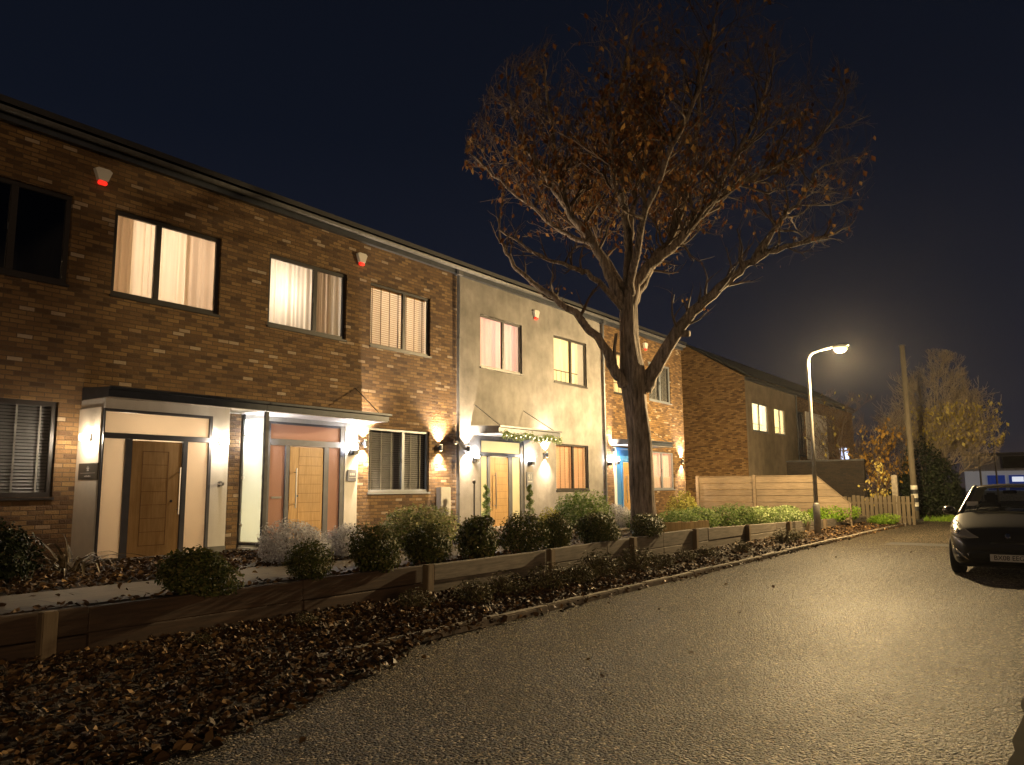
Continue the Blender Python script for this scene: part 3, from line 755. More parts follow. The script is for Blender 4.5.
# ---- far block
def far_house(x0, x1, y, label, mf, ms, left, wins, ops):
    h = empty('far_house', ((x0+x1)/2, y, 0), label, 'house', 'houses beyond the fence')
    shell(h, x0, x1, y, y+7.5, 7.15, 30, ops, mf, ms, left, True, z0=-.02, ridge=y+3.3)
    for w in wins: window(h, *w)
    return h
FY = 13.93
h5 = far_house(40.7, 49.95, FY, 'far house with brick gable and two lit upstairs windows, seen above the boarded fence', M['far_render'], M['brick_far_side'], True,
   [(41.72,44.35,4.50,6.05,FY,.48,M['pale_frame'],'cream',420,(1.,.93,.74)), (45.55,47.60,4.52,6.03,FY,.55,M['pale_frame'],'cream',300,(1.,.86,.55))],
   [(41.72,44.35,4.50,6.05), (45.55,47.60,4.52,6.03)])
downpipe(h5, 49.9, FY, .0, 7.1)
h6 = far_house(49.95, 65.5, FY, 'far brick house with pale boarded upper panel behind the lamp post', M['brick_far'], M['brick_far_side'], False,
   [(50.3,51.9,3.4,6.2,FY,.5,M['brown_frame'],'none',0), (57.3,59.4,3.6,6.2,FY,.5,M['brown_frame'],'blind_unlit',0)],
   [(50.3,51.9,3.4,6.2), (57.3,59.4,3.6,6.2)])
pb = MB()
for k in range(8): pb.bbox(52.0,57.2,FY-.06-.004*(k % 2),FY-.001,3.2+k*.39,3.2+k*.39+.375,.008)
pb.build('cladding', simple('pale_cladding', (.82,.80,.72), .6, 0, .12), h6)
ob = MB().bbox(60.2,63.4,FY-.05,FY-.001,3.1,4.4,.01).build('lit_window', M['pale_frame'], h6)
MB().box(60.3,63.3,FY-.056,FY-.052,3.2,4.3).build('pane', emit_mat('screen_lit_pane', (.62,.72,1.), 1.1), ob)

# ---- low brick outbuilding wall behind the fence
gw = empty('brick_wall', (38.2, 9, 0), 'dark brick garden wall with flat coping behind the sloping end of the boarded fence', 'wall')
MB().box(38.1,38.35,7.75,11.2,-.02,2.62).build('brickwork', M['brick_dark'], gw); MB().bbox(38.06,38.39,7.73,11.22,2.621,2.70,.01).build('coping', M['roof'], gw)

# ------------------------------------------------------------------ frosted screen between the two doors
sc = empty('glass_screen', (8.85, 12.2, G), 'frosted glass screen in dark posts between the two nearest front doors', 'screen')
mb = MB(); mb.quad((8.845,12.53,.56),(8.845,11.915,.56),(8.845,11.915,2.80),(8.845,12.53,2.80)); mb.build('pane', M['frost_screen'], sc)
MB().bbox(8.80,8.88,11.845,11.905,G,2.905,.006).build('post', M['steel_dark'], sc); MB().bbox(8.815,8.875,12.54,12.60,G,2.905,.006).build('post', M['steel_dark'], sc)
for yy in (11.925, 12.52):
    for zz in (.85, 1.72, 2.5): MB().bbox(8.825,8.865,yy-.03,yy+.03,zz-.025,zz+.025,.005).build('clip', M['steel'], sc)
MB().bbox(8.815,8.875,11.906,12.539,.50,.545,.01).build('bottom_rail', M['steel_dark'], sc)
MB().box(8.80,8.89,11.906,12.539,G-.02,.46).build('plinth', M['white_render'], sc)

# ------------------------------------------------------------------ timber retaining wall
sw = empty('sleeper_wall', (15, 7.2, 0), 'low retaining wall of stacked timber sleepers along the garden edge', 'wall')
def sleeper_run(x0, x1, m, name, seed):
    r = random.Random(seed); mb = MB(); x = x0
    while x < x1-.05:
        L = min(2.4, x1-x)
        for k, (a, b) in enumerate(((-.03, .235), (.24, 1.))):
            off = r.uniform(-.012,.012)
            ya, yb_ = wall_y(x), wall_y(x+L)
            t0 = wall_top(x) if k else a; 
            za0, za1 = (a if k == 0 else a), (b if k == 0 else wall_top(x)); zb1 = b if k == 0 else wall_top(x+L)
            w = .11
            dz = r.uniform(-.008,.008)
            vs = [(x+.004,ya+off,za0),(x+L-.004,yb_+off,za0),(x+L-.004,yb_+off+w,za0),(x+.004,ya+off+w,za0),
                  (x+.004,ya+off,za1+dz),(x+L-.004,yb_+off,zb1+dz),(x+L-.004,yb_+off+w,zb1+dz),(x+.004,ya+off+w,za1+dz)]
            mb.add(vs, [(0,3,2,1),(4,5,6,7),(0,1,5,4),(1,2,6,5),(2,3,7,6),(3,0,4,7)])
        x += L
    ob = mb.build(name, m, sw)
    bv = ob.modifiers.new('edge', 'BEVEL'); bv.width = .012; bv.segments = 2
sleeper_run(-6., 8.2, M['sleeper'], 'sleepers', 1); sleeper_run(8.2, 33.2, M['sleeper_pale'], 'pale_sleepers', 2)
for x in (3.22, 8.02, 11.0, 13.9, 16.9, 20.2, 23.5, 25.3, 27.2):
    y = wall_y(x); MB().bbox(x-.065,x+.065,y-.12,y-.012,-.05,wall_top(x)+.015,.01).build('post', M['post_wood'], sw)

# ------------------------------------------------------------------ fences
fn = empty('board_fence', (29.5, 9.5, .2), 'pale horizontal board fence with sloping end beside the end terrace house', 'fence')
FX = 29.35
def fence_panel(ya, yb, za, zb, nb=7):
    mb = MB()
    for k in range(nb):
        z0 = .2+(za-.2)*k/nb; z1 = .2+(za-.2)*(k+1)/nb-.013
        if zb >= za-1e-6:
            mb.bbox(FX, FX+.028, yb, ya, z0, z1, .004)
        else:
            yl0 = yb if z0 <= zb else yb+(ya-yb)*(z0-zb)/(za-zb); yl1 = yb if z1 <= zb else yb+(ya-yb)*(z1-zb)/(za-zb)
            mb.add([(FX,ya,z0),(FX,yl0,z0),(FX,yl1,z1),(FX,ya,z1),(FX+.028,ya,z0),(FX+.028,yl0,z0),(FX+.028,yl1,z1),(FX+.028,ya,z1)],
                   [(0,1,2,3),(7,6,5,4),(0,4,5,1),(1,5,6,2),(2,6,7,3),(3,7,4,0)])
    mb.build('panel', M['fence'], fn)
fence_panel(12.05, 9.93, 1.86, 1.86); fence_panel(9.80, 7.72, 1.86, 1.86); fence_panel(7.58, 6.52, 1.82, .86)
for y in (12.12, 9.865, 7.65): MB().bbox(FX-.05,FX+.06,y-.055,y+.055,0,1.92,.008).build('post', M['fence'], fn)
MB().bbox(FX-.03,FX+.05,6.46,6.515,0,.88,.006).build('post', M['fence'], fn)
cp = MB(); cp.bbox(FX-.02,FX+.05,9.93,12.06,1.862,1.89,.004); cp.bbox(FX-.02,FX+.05,7.71,9.80,1.862,1.89,.004)
cp.add([(FX-.02,7.59,1.835),(FX+.05,7.59,1.835),(FX+.05,6.50,.865),(FX-.02,6.50,.865),(FX-.02,7.59,1.865),(FX+.05,7.59,1.865),(FX+.05,6.50,.895),(FX-.02,6.50,.895)], [(0,3,2,1),(4,5,6,7),(0,1,5,4),(1,2,6,5),(2,3,7,6),(3,0,4,7)])
cp.build('capping', M['fence'], fn)
pk = empty('picket_fence', (33, 6.3, 0), 'low close-boarded wooden picket fence between the board fence and the banded pole', 'fence')
y = 7.7; r = random.Random(4)
while y > 5.15:
    w = .125; h = 1.08+r.uniform(-.05,.05)
    MB().bbox(33.0+r.uniform(-.008,.008),33.03,y-w,y,-.02+.03,h,.005).build('picket', M['picket'], pk); y -= w+.035
rb = MB(); rb.bbox(33.04,33.09,5.0,7.7,.25,.33,.005); rb.bbox(33.04,33.09,5.0,7.7,.78,.86,.005); rb.build('rail', M['picket'], pk)
MB().bbox(32.98,33.1,5.02,5.12,-.02,1.12,.008).build('post', M['picket'], pk)
gp = MB().bbox(35.9,36.12,6.05,6.27,-.02,1.92,.015).build('gate_post', M['concrete']); tag(gp, 'pale square concrete post standing behind the picket fence', 'post')

# ------------------------------------------------------------------ street lamp and telegraph pole
lp = empty('street_lamp', (24.18, 6.30, 0), 'lit street lamp on a pale steel column with a curved arm at the sleeper wall', 'street lamp')
LX, LY = 24.18, 6.30
MB().lathe((LX,LY,0), [(.10,-.05),(.10,.93),(.085,.97),(.06,1.0)], 18).build('base_section', M['galv'], lp, smooth=True)
MB().tube([(LX,LY,.96),(LX,LY,3.),(LX,LY,5.15),(LX,LY-.015,5.30),(LX,LY-.06,5.42),(LX,LY-.15,5.50),(LX,LY-.35,5.55),(LX,LY-.72,5.60)], [.06,.055,.048,.045,.042,.04,.036,.034], 14).build('column', M['galv'], lp, smooth=True)
hd = MB(); vs = []; prof = [(-.70,.04,.03),(-.78,.09,.05),(-.95,.13,.06),(-1.12,.11,.05),(-1.20,.05,.03)]
fs = []
for (dy, w, h) in prof:
    for k in range(10):
        a = 2*math.pi*k/10; vs.append((LX+w*math.cos(a), LY+dy, 5.61+h*math.sin(a)*(1 if math.sin(a) > 0 else .5)))
for i in range(len(prof)-1):
    for k in range(10): fs.append((i*10+k, i*10+(k+1) % 10, (i+1)*10+(k+1) % 10, (i+1)*10+k))
fs += [tuple(range(10)), tuple(40+k for k in range(9, -1, -1))]
hd.add(vs, fs); head = hd.build('lamp_head', M['galv'], lp, smooth=True)
lens = MB(); lens.lathe((LX,LY-.95,5.515), [(.06,-.09),(.14,-.065),(.19,-.01),(.20,.05)], 16); lens.build('lens', M['street_lens'], head, smooth=True)
stl = point('street_light', (LX,LY-.95,5.34), (1.,.71,.345), 1350, .2)
# the lantern throws its light far along the street (a batwing spread) rather than straight down
L_ = stl.data; L_.use_nodes = True; ln = L_.node_tree; em = ln.nodes['Emission']
tcl = ln.nodes.new('ShaderNodeTexCoord'); sxl = ln.nodes.new('ShaderNodeSeparateXYZ'); ln.links.new(tcl.outputs['Normal'], sxl.inputs[0])
mpl = ln.nodes.new('ShaderNodeMapRange'); mpl.inputs['From Min'].default_value = -1; mpl.inputs['From Max'].default_value = 1; ln.links.new(sxl.outputs[2], mpl.inputs[0])
rpl = ln.nodes.new('ShaderNodeValToRGB'); el = rpl.color_ramp.elements
while len(el) < 8: el.new(.5)
for i, (p, v) in enumerate(((0,.20),(.15,.26),(.275,.35),(.375,.85),(.44,.7),(.5,.50),(.65,.24),(1,.05))): el[i].position = p; el[i].color = (v,v,v,1)
ln.links.new(mpl.outputs[0], rpl.inputs[0]); mml = ln.nodes.new('ShaderNodeMath'); mml.operation = 'MULTIPLY'; mml.inputs[1].default_value = 10.; ln.links.new(rpl.outputs[0], mml.inputs[0]); ln.links.new(mml.outputs[0], em.inputs['Strength'])

tp = empty('telegraph_pole', (35.85, 5.42, 0), 'tall wooden telegraph pole with black and white bands near its foot', 'pole')
MB().tube([(39.5,5.97,-.1),(39.5,6.0,3.5),(39.5,6.03,7.93)], [.14,.128,.11], 16).build('pole', M['pole_wood'], tp, smooth=True)
MB().lathe((39.5,6.03,7.93), [(.16,0),(.16,.03),(.10,.05)], 14).build('cap', M['black_band'], tp)
for i in range(6):
    z = .35+i*.19; MB().lathe((39.5,5.975,z), [(.146,0),(.145,.185)], 16).build('band', M['white_band'] if i % 2 else M['black_band'], tp)

# ------------------------------------------------------------------ plants
def leaf_cloud(mb, r, c, rad, n, size, shell_=.55, lumps=9, flat=0., aspect=.55):
    """many small bent leaf blades through a lumpy volume"""
    lump = [(Vector((r.gauss(0,1), r.gauss(0,1), r.gauss(0,1)+.3)).normalized(), r.uniform(.78,1.2)) for _ in range(lumps)]
    for _ in range(n):
        d = Vector((r.gauss(0,1), r.gauss(0,1), r.gauss(0,1))).normalized()
        k = 1.; bw = 0
        for (q, s) in lump:
            w = max(0, d.dot(q))**7; k += (s-1)*w*1.5
        rr = k*(shell_+(1-shell_)*r.random()**.6)*r.uniform(.9,1.07)
        p = Vector((c[0]+d.x*rad[0]*rr, c[1]+d.y*rad[1]*rr, c[2]+d.z*rad[2]*rr))
        if p.z < c[2]-rad[2]*.78: p.z = c[2]-rad[2]*r.uniform(.45,.8)
        nrm = (d+Vector((r.gauss(0,.7), r.gauss(0,.7), r.gauss(0,.7)+.3))).normalized()
        t = nrm.orthogonal().normalized(); t.rotate(Matrix.Rotation(r.uniform(0,6.28), 3, nrm)); w = nrm.cross(t)
        s = size*r.uniform(.6,1.25)
        mb.add([p-t*s*.5, p+w*s*aspect*.5+nrm*s*.08, p+t*s*.5, p-w*s*aspect*.5+nrm*s*.08], [(0,1,2,3)])

def make_bush(name, rad, n, size, m, seed, shell_=.55, stems=7, aspect=.55):
    """a bush at the origin: foliage part and stem part"""
    r = random.Random(seed)
    root = bpy.data.objects.new(name, None); root.empty_display_size = .2; COL.objects.link(root)
    mb = MB(); leaf_cloud(mb, r, (0,0,rad[2]*.80), rad, n, size, shell_, aspect=aspect)
    mb.build('foliage', m, root, local=True)
    sb = MB()
    for k in range(stems):
        a = r.uniform(0,6.28); q = r.uniform(.2,.75)
        sb.tube([(0,0,-.03), (math.cos(a)*rad[0]*q*.4, math.sin(a)*rad[1]*q*.4, rad[2]*.6), (math.cos(a)*rad[0]*q, math.sin(a)*rad[1]*q, rad[2]*1.35)], [.014,.010,.004], 5)
    sb.build('stems', M['twig'], root, local=True)
    return root
PROTO = {}
def bush(kind, loc, s, label, cat, group=None, rz=None, sc=None):
    if kind in PROTO and PROTO[kind][1]:
        o = copy_tree(PROTO[kind][0])
    else:
        o = PROTO[kind][0]; PROTO[kind] = (o, True)
    o.location = loc; o.rotation_euler = (0,0, random.uniform(0,6.28) if rz is None else rz)
    o.scale = sc or (s,s,s)
    for k in ('label','category','group'):
        if k in o: del o[k]
    tag(o, label, cat, group); return o
def proto(kind, *a, **k): PROTO[kind] = (make_bush(*a, **k), False)
proto('box', 'box_shrub', (.42,.42,.34), 4600, .055, M['box_leaf'], 11, .5)
proto('box2', 'box_shrub', (.36,.36,.36), 4600, .05, M['box_leaf'], 12, .5)
proto('box3', 'box_shrub', (.40,.38,.36), 3200, .06, M['box_leaf'], 32, .35)
proto('box4', 'box_shrub', (.44,.38,.33), 3900, .045, M['box_leaf'], 33, .45)
proto('silver', 'silver_shrub', (.55,.5,.36), 5200, .055, M['silver_leaf'], 13, .5, aspect=.4)
proto('var', 'variegated_shrub', (.75,.65,.62), 5200, .075, M['var_leaf'], 14, .35)
proto('green', 'green_shrub', (.8,.7,.62), 5200, .075, M['mid_leaf'], 15, .35)
proto('yellow', 'yellow_shrub', (.6,.5,.5), 2200, .08, M['yellow_leaf'], 16, .35)
proto('lime', 'low_shrub', (.8,.55,.28), 2400, .08, M['lime_leaf'], 17, .4)
proto('pale', 'pale_shrub', (.8,.6,.34), 2600, .08, M['pale_green'], 18, .4)
proto('mid', 'low_green_shrub', (.85,.6,.34), 2600, .08, M['mid_leaf'], 19, .4)
proto('heather', 'heather_plant', (.34,.30,.26), 900, .06, M['heather'], 20, .25, 14, .35)
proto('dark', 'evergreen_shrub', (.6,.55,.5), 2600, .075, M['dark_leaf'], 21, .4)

GB = 'clipped box shrubs along the sleeper wall'
bush('box', (4.75,7.46,G), 1, 'wide dark box shrub in front of the paving, leftmost along the sleeper wall', 'shrub', GB, sc=(1.02,.82,.82))
bush('box4', (6.23,7.48,G), 1, 'round dark box shrub before the white flowering shrubs, second along the sleeper wall', 'shrub', GB, sc=(.84,.8,.82))
bush('box2', (7.31,7.48,G), 1, 'dark box shrub left of the bushy variegated plant on the sleeper wall', 'shrub', GB, sc=(1.,.95,.95))
bush('box2', (8.48,7.6,G), 1, 'dark box shrub under the large variegated plant', 'shrub', GB, sc=(1.2,1,.9))
bush('box3', (9.57,7.55,G), 1, 'dark box shrub in front of the left spiral topiary', 'shrub', GB, sc=(1.05,.95,1.08))
bush('box4', (10.76,7.55,G), 1, 'dark box shrub in front of the right spiral topiary and oak door', 'shrub', GB, sc=(1.05,.95,1.15))
bush('box2', (11.73,7.5,G), 1, 'tight narrow box shrub, tallest and squarest along the sleeper wall', 'shrub', GB, sc=(.9,.85,.98))
bush('box', (13.25,7.5,G), 1, 'wide dark box shrub below the large green bush, left of the tree trunk', 'shrub', GB, sc=(1.4,1,1.02))
bush('box3', (15.15,7.42,G), 1, 'long low dark box shrub right at the foot of the tree trunk', 'shrub', GB, sc=(1.9,1,.86))
GS = 'silver leaved shrubs in the garden'
bush('silver', (7.5,9.35,G), 1, 'broad silvery white shrub in front of the frosted glass screen', 'shrub', GS, sc=(.98,.9,.95))
bush('silver', (8.55,9.4,G), 1, 'smaller silvery shrub in front of the oak door with salmon glass', 'shrub', GS, sc=(.75,.7,.8))
bush('silver', (18.6,10.0,G), 1, 'silvery shrub beside the tree trunk below the blue door frame', 'shrub', GS, sc=(.9,.9,.95))
bush('var', (10.5,9.6,G), 1, 'large loose variegated bush below the unlit white blind window', 'shrub', None, sc=(1,1,.72))
bush('green', (17.7,10.5,G), 1, 'large green leafy bush below the warm slatted window of the grey house', 'shrub', None, sc=(1.,1,.88))
bush('yellow', (15.45,10.1,G), .62, 'small yellow green bush at the right of the grey house door', 'shrub')
bush('yellow', (26.2,11.4,G-.1), 1.05, 'round yellow bush at the corner where the board fence starts', 'shrub')
GL = 'low green shrubs behind the sleeper wall'
bush('mid', (19.0,9.5,G-.05), .85, 'low mid green shrub just right of the tree trunk', 'shrub', GL)
bush('mid', (20.7,9.2,G-.1), .9, 'low mid green shrub behind the log edging', 'shrub', GL)
bush('mid', (22.0,9.0,G-.12), 1, 'low mid green shrub below the yellow bush', 'shrub', GL)
bush('mid', (23.7,8.7,G-.15), 1.1, 'low mid green shrub in front of the left fence panel', 'shrub', GL)
bush('pale', (25.4,8.4,G-.16), 1.05, 'pale cream green shrub in front of the middle fence post', 'shrub', GL)
bush('pale', (26.9,8.1,G-.16), 1.05, 'pale cream green shrub just left of the street lamp column', 'shrub', GL)
bush('pale', (25.2,7.3,G-.16), .8, 'pale green shrub spilling over the sleeper wall by the street lamp', 'shrub', GL)
bush('lime', (29.0,7.35,G-.2), 1.0, 'bright lime green low shrub right of the street lamp', 'shrub', GL)
bush('lime', (31.0,7.3,G-.25), 1.05, 'bright lime green low shrub before the picket fence', 'shrub', GL)
bush('lime', (31.8,5.95,.04), .8, 'grassy green clump on the verge at the end of the picket fence', 'plant', None, sc=(1.,.7,.75))
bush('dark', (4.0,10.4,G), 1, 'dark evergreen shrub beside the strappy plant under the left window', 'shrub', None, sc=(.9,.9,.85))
GH = 'straggly plants along the verge'
HT = [(4.4,6.85,.4,'small straggly plant under the sleeper wall among the nearest fallen leaves'),
 (5.6,6.85,.5,'dark straggly plant below the wall between the two leftmost box shrubs'),
 (7.15,6.7,.8,'brownish straggly plant just left of the pale wall post'),
 (7.9,6.4,.95,'straggly plant in front of the pale wall post'),
 (8.7,6.5,1.0,'straggly plant right of the pale wall post'),
 (9.55,6.35,1.15,'bushy straggly plant midway between pale post and tree'),
 (10.35,6.3,1.0,'straggly plant left of the tallest verge plant'),
 (11.2,6.45,1.35,'tallest greenish plant on the verge against the sleepers'),
 (12.4,6.4,1.3,'greenish straggly plant below the shrub left of the tree'),
 (13.3,6.3,.8,'dark low plant on the verge below the tree trunk'),
 (14.4,6.35,.85,'dark low plant on the verge just right of the tree trunk'),
 (15.5,6.35,.8,'dark low plant on the verge below the log edging'),
 (17.1,6.2,.85,'lone green plant in the leaves below the pale sleepers'),
 (20.3,6.25,1.15,'pale tufted plant on the verge left of the street lamp'),
 (21.6,6.3,.9,'small pale plant on the verge close to the street lamp')]
for (x, y, s, lab) in HT: bush('heather', (x,y-.1,.03), s, lab, 'plant', GH, sc=(s,s,s*.74))

# strappy plant
r = random.Random(31)
sp_ = bpy.data.objects.new('strappy_plant', None); COL.objects.link(sp_); sp_.location = (5.0,10.7,G)
tag(sp_, 'strappy plant with long arching pale leaves left of the nearest oak door', 'plant')
mb = MB()
for k in range(58):
    a = r.uniform(0,6.28); L = r.uniform(.55,1.15); up = r.uniform(.35,1.5); w = r.uniform(.012,.024)
    dx, dy = math.cos(a), math.sin(a); p = Vector((r.uniform(-.08,.08), r.uniform(-.08,.08), 0)); ang = math.atan2(up, 1); prev = None; kink = r.choice([0,0,0,1])
    for i in range(9):
        ww = w*(1-(i/8)**2*.9); sv = Vector((-dy,dx,0))*ww
        cur = (p-sv, p+Vector((0,0,-.004)), p+sv)
        if prev: mb.add([prev[0],prev[1],cur[1],cur[0],prev[2],cur[2]], [(0,1,2,3),(1,4,5,2)])
        prev = cur
        p = p+Vector((dx*math.cos(ang), dy*math.cos(ang), math.sin(ang)))*L/8; ang -= r.uniform(.08,.22) + (.9 if kink and i == 4 else 0)
        if p.z < .03: p.z = .03
mb.build('leaves', M['strap'], sp_, local=True)

# spiral topiaries in pots
def topiary():
    r = random.Random(8); root = bpy.data.objects.new('spiral_topiary', None); COL.objects.link(root)
    pb = MB(); pb.lathe((0,0,0), [(.13,0),(.17,.30),(.185,.30),(.185,.34),(.15,.34)], 16); pb.build('pot', M['anthracite'], root, local=True)
    MB().tube([(0,0,.3),(0,0,1.12)], .014, 6).build('stem', M['twig'], root, local=True)
    mb = MB()
    for i in range(1900):
        u = r.random()**.8; z = .36+u*.78; a = u*3.4*2*math.pi; rad = .125*(1-u*.55)
        c = Vector((math.cos(a)*rad*.55, math.sin(a)*rad*.55, z)); d = Vector((r.gauss(0,1), r.gauss(0,1), r.gauss(0,1))).normalized()
        p = c+d*(.085*(1-u*.45))*r.uniform(.6,1.05); nrm = (d+Vector((r.gauss(0,.5),r.gauss(0,.5),r.gauss(0,.5)))).normalized(); t = nrm.orthogonal().normalized(); w = nrm.cross(t); s = .034
        mb.add([p-t*s*.5, p+w*s*.3, p+t*s*.5, p-w*s*.3], [(0,1,2,3)])
    mb.build('foliage', M['mid_leaf'], root, local=True); return root
GT = 'spiral topiaries beside the grey house door'
t1 = topiary(); t1.location = (15.42,11.9,G); tag(t1, 'potted spiral topiary at the left of the grey house door', 'topiary', GT)
t2 = copy_tree(t1); t2.location = (17.33,11.9,G); t2.rotation_euler = (0,0,2.1); tag(t2, 'potted spiral topiary at the right of the grey house door', 'topiary', GT)
bo = empty('garden_light', (15.38,12.25,G), 'slim dark garden post with a ball top left of the left topiary', 'garden post')
MB().tube([(15.38,12.25,G-.03),(15.38,12.25,1.60)], .02, 10).build('stem', M['lamp_black'], bo); MB().lathe((15.38,12.25,1.60), [(.02,0),(.04,.03),(.045,.06),(.035,.09),(.01,.105)], 12).build('ball_top', M['lamp_black'], bo, smooth=True)

# garland on the canopy of the grey house
r = random.Random(12); ga = empty('garland', (17.2,11.70,2.86), 'green leafy garland with small lights hung under the grey house canopy edge', 'garland')
mb = MB(); x = 15.85
while x < 18.66:
    sag = .035*math.sin((x-15.8)*6.5)
    for k in range(26):
        p = Vector((x+r.uniform(-.03,.03), 11.695+r.gauss(0,.025), 2.82+sag+r.gauss(0,.045)))
        nrm = Vector((r.gauss(0,1), -1+r.gauss(0,.6), r.gauss(0,.7))).normalized(); t = nrm.orthogonal().normalized(); t.rotate(Matrix.Rotation(r.uniform(0,6.28),3,nrm)); w = nrm.cross(t); s = r.uniform(.04,.08)
        mb.add([p-t*s*.5, p+w*s*.2, p+t*s*.5, p-w*s*.2], [(0,1,2,3)])
    x += .045
mb.build('foliage', M['pale_green'], ga)
mb = MB(); x = 15.95
while x < 18.6:
    z = 2.81+.035*math.sin((x-15.8)*6.5)+r.uniform(-.04,.04); mb.bbox(x-.011,x+.011,11.635,11.657,z-.011,z+.011,.004); x += .21
mb.build('fairy_lights', emit_mat('fairy', (1.,.80,.5), 3.5), ga)

# log edging
lg = empty('log_edging', (18.5,8.1,G), 'short log roll edging of upright stakes behind the pale sleepers', 'edging')
mb = MB(); x = 17.0; r = random.Random(2)
while x < 20.0:
    mb.tube([(x,8.0+.02*math.sin(x*3),.30),(x,8.0+.02*math.sin(x*3),.66-.02*(x-17)+r.uniform(-.02,.02))], .036, 8); x += .074
mb.build('stakes', M['log'], lg)

# fallen leaves: nobody could count them
def litter(name, label, spots, seed, m):
    r = random.Random(seed); mb = MB()
    for (x0, x1, yf, n, smin, smax, zf) in spots:
        for _ in range(n):
            x = x0+(x1-x0)*r.random(); y0, y1 = yf(x); y = y0+(y1-y0)*r.random(); s = r.uniform(smin, smax)
            z = zf(x, y)+r.uniform(.004,.05)
            nrm = Vector((r.gauss(0,.55), r.gauss(0,.55), 1)).normalized(); t = nrm.orthogonal().normalized(); t.rotate(Matrix.Rotation(r.uniform(0,6.28),3,nrm)); w = nrm.cross(t)
            p = Vector((x,y,z)); c = r.uniform(-.1,.35)*s; b = r.uniform(.32,.5); e = r.uniform(-.12,.12)*s
            mb.add([p-t*s*.5-nrm*e, p+w*s*b+nrm*c-t*s*.12, p+w*s*b*.7+nrm*c*.8+t*s*.22, p+t*s*.55+nrm*e, p-w*s*b*.7+nrm*c*.9+t*s*.2, p-w*s*b+nrm*c*.7-t*s*.1], [(0,1,2,3),(0,3,4,5)])
    return tag(mb.build(name, m), label, 'leaves', kind='stuff')
vz = lambda x, y: .03+.05*(y-5)/2
def edge(x): return 5.32 if x > 6.2 else 5.32-.95*min(1,(6.2-x)/3.2)
litter('fallen_leaves', 'dark brown fallen leaves covering the verge under the sleeper wall',
  [(1.0,7.0,lambda x: (edge(x),7.2),9000,.028,.075,vz), (6.5,13,lambda x: (5.45,7.1),5000,.04,.075,vz), (13,33,lambda x: (5.45,6.9),3600,.05,.09,vz),
   (1.0,34,lambda x: (edge(x)-.06-.05*math.sin(x*1.7),edge(x)+.05),500,.045,.085,lambda x,y: .004), (0.5,5.0,lambda x: (edge(x)-.15,edge(x)),120,.05,.09,lambda x,y: .003), (2,30,lambda x: (2.5,5.2),45,.03,.06,lambda x,y: .002)], 41, M['fallen'])
litter('garden_litter', 'brown fallen leaves on the flower bed between paving and nearest porch',
  [(2.6,6.2,lambda x: (9.0,12.5),3000,.05,.09,lambda x,y: G+.01), (6.2,8.9,lambda x: (9.0,11.8),1500,.05,.085,lambda x,y: G+.01), (2,11,lambda x: (7.4,7.62),300,.05,.08,lambda x,y: G+.02), (9,28,lambda x: (7.4,12.3),2500,.05,.09,lambda x,y: G-.02 if x < 18 else G-.14), (3,11,lambda x: (7.7,8.9),45,.04,.08,lambda x,y: G+.032)], 43, M['fallen'])

# ------------------------------------------------------------------ trees
def smooth_path(pts, per=5):
    P_ = [Vector(p) for p in pts]; out = []
    for i in range(len(P_)-1):
        p0 = P_[max(i-1,0)]; p1 = P_[i]; p2 = P_[i+1]; p3 = P_[min(i+2,len(P_)-1)]
        for k in range(per):
            t = k/per
            out.append(.5*((2*p1)+(p2-p0)*t+(2*p0-5*p1+4*p2-p3)*t*t+(3*p1-p0-3*p2+p3)*t**3))
    out.append(P_[-1]); return out
def twiggy(mb, r, tips, p, d, L, rad, lev, up=.25, jit=.33, minr=.0035, inside=None):
    n = max(3, int(L/.22)) if lev > 0 else 3
    pts = [p.copy()]; q = p.copy(); dd = d.normalized()
    for i in range(n):
        dd = (dd+Vector((r.gauss(0,jit), r.gauss(0,jit), r.gauss(0,jit)+up*.35))).normalized()
        q = q+dd*L/n
        if inside and not inside(q): break
        pts.append(q.copy())
    if len(pts) < 2: return
    m = len(pts)
    rads = [max(minr, rad*(1-.72*i/(m-1))) for i in range(m)]
    mb.tube(pts, rads, 5 if lev >= 2 else (4 if lev == 1 else 3), cap=False)
    tips.append((pts[-1], dd))
    if lev <= 0:
        return
    k = {3: 8, 2: 6, 1: 4}[lev]
    for j in range(k):
        t = .25+.75*(j+r.random())/k; i = min(m-2, int(t*(m-1)))
        bp = pts[i].lerp(pts[i+1], (t*(m-1)) % 1); tg = (pts[i+1]-pts[i]).normalized()
        side = tg.orthogonal().normalized(); side.rotate(Matrix.Rotation(r.uniform(0,6.28),3,tg))
        nd = (tg*r.uniform(.5,1.)+side*r.uniform(.5,1.)+Vector((0,0,up))).normalized()
        twiggy(mb, r, tips, bp, nd, L*r.uniform(.42,.68), rads[i]*.55, lev-1, up, jit, minr, inside)
def leaf_at(mb, r, p, s):
    nrm = Vector((r.gauss(0,1), r.gauss(0,1), r.gauss(0,1))).normalized(); t = (Vector((r.gauss(0,.5), r.gauss(0,.5), -1))).normalized(); w = nrm.cross(t)
    if w.length < .1: return
    w.normalize(); nn = t.cross(w)
    p = p+Vector((r.gauss(0,.05), r.gauss(0,.05), r.gauss(0,.05)))
    mb.add([p, p+t*s*.45+w*s*.32+nn*s*.10, p+t*s, p+t*s*.45-w*s*.32+nn*s*.12], [(0,1,2),(0,2,3)])

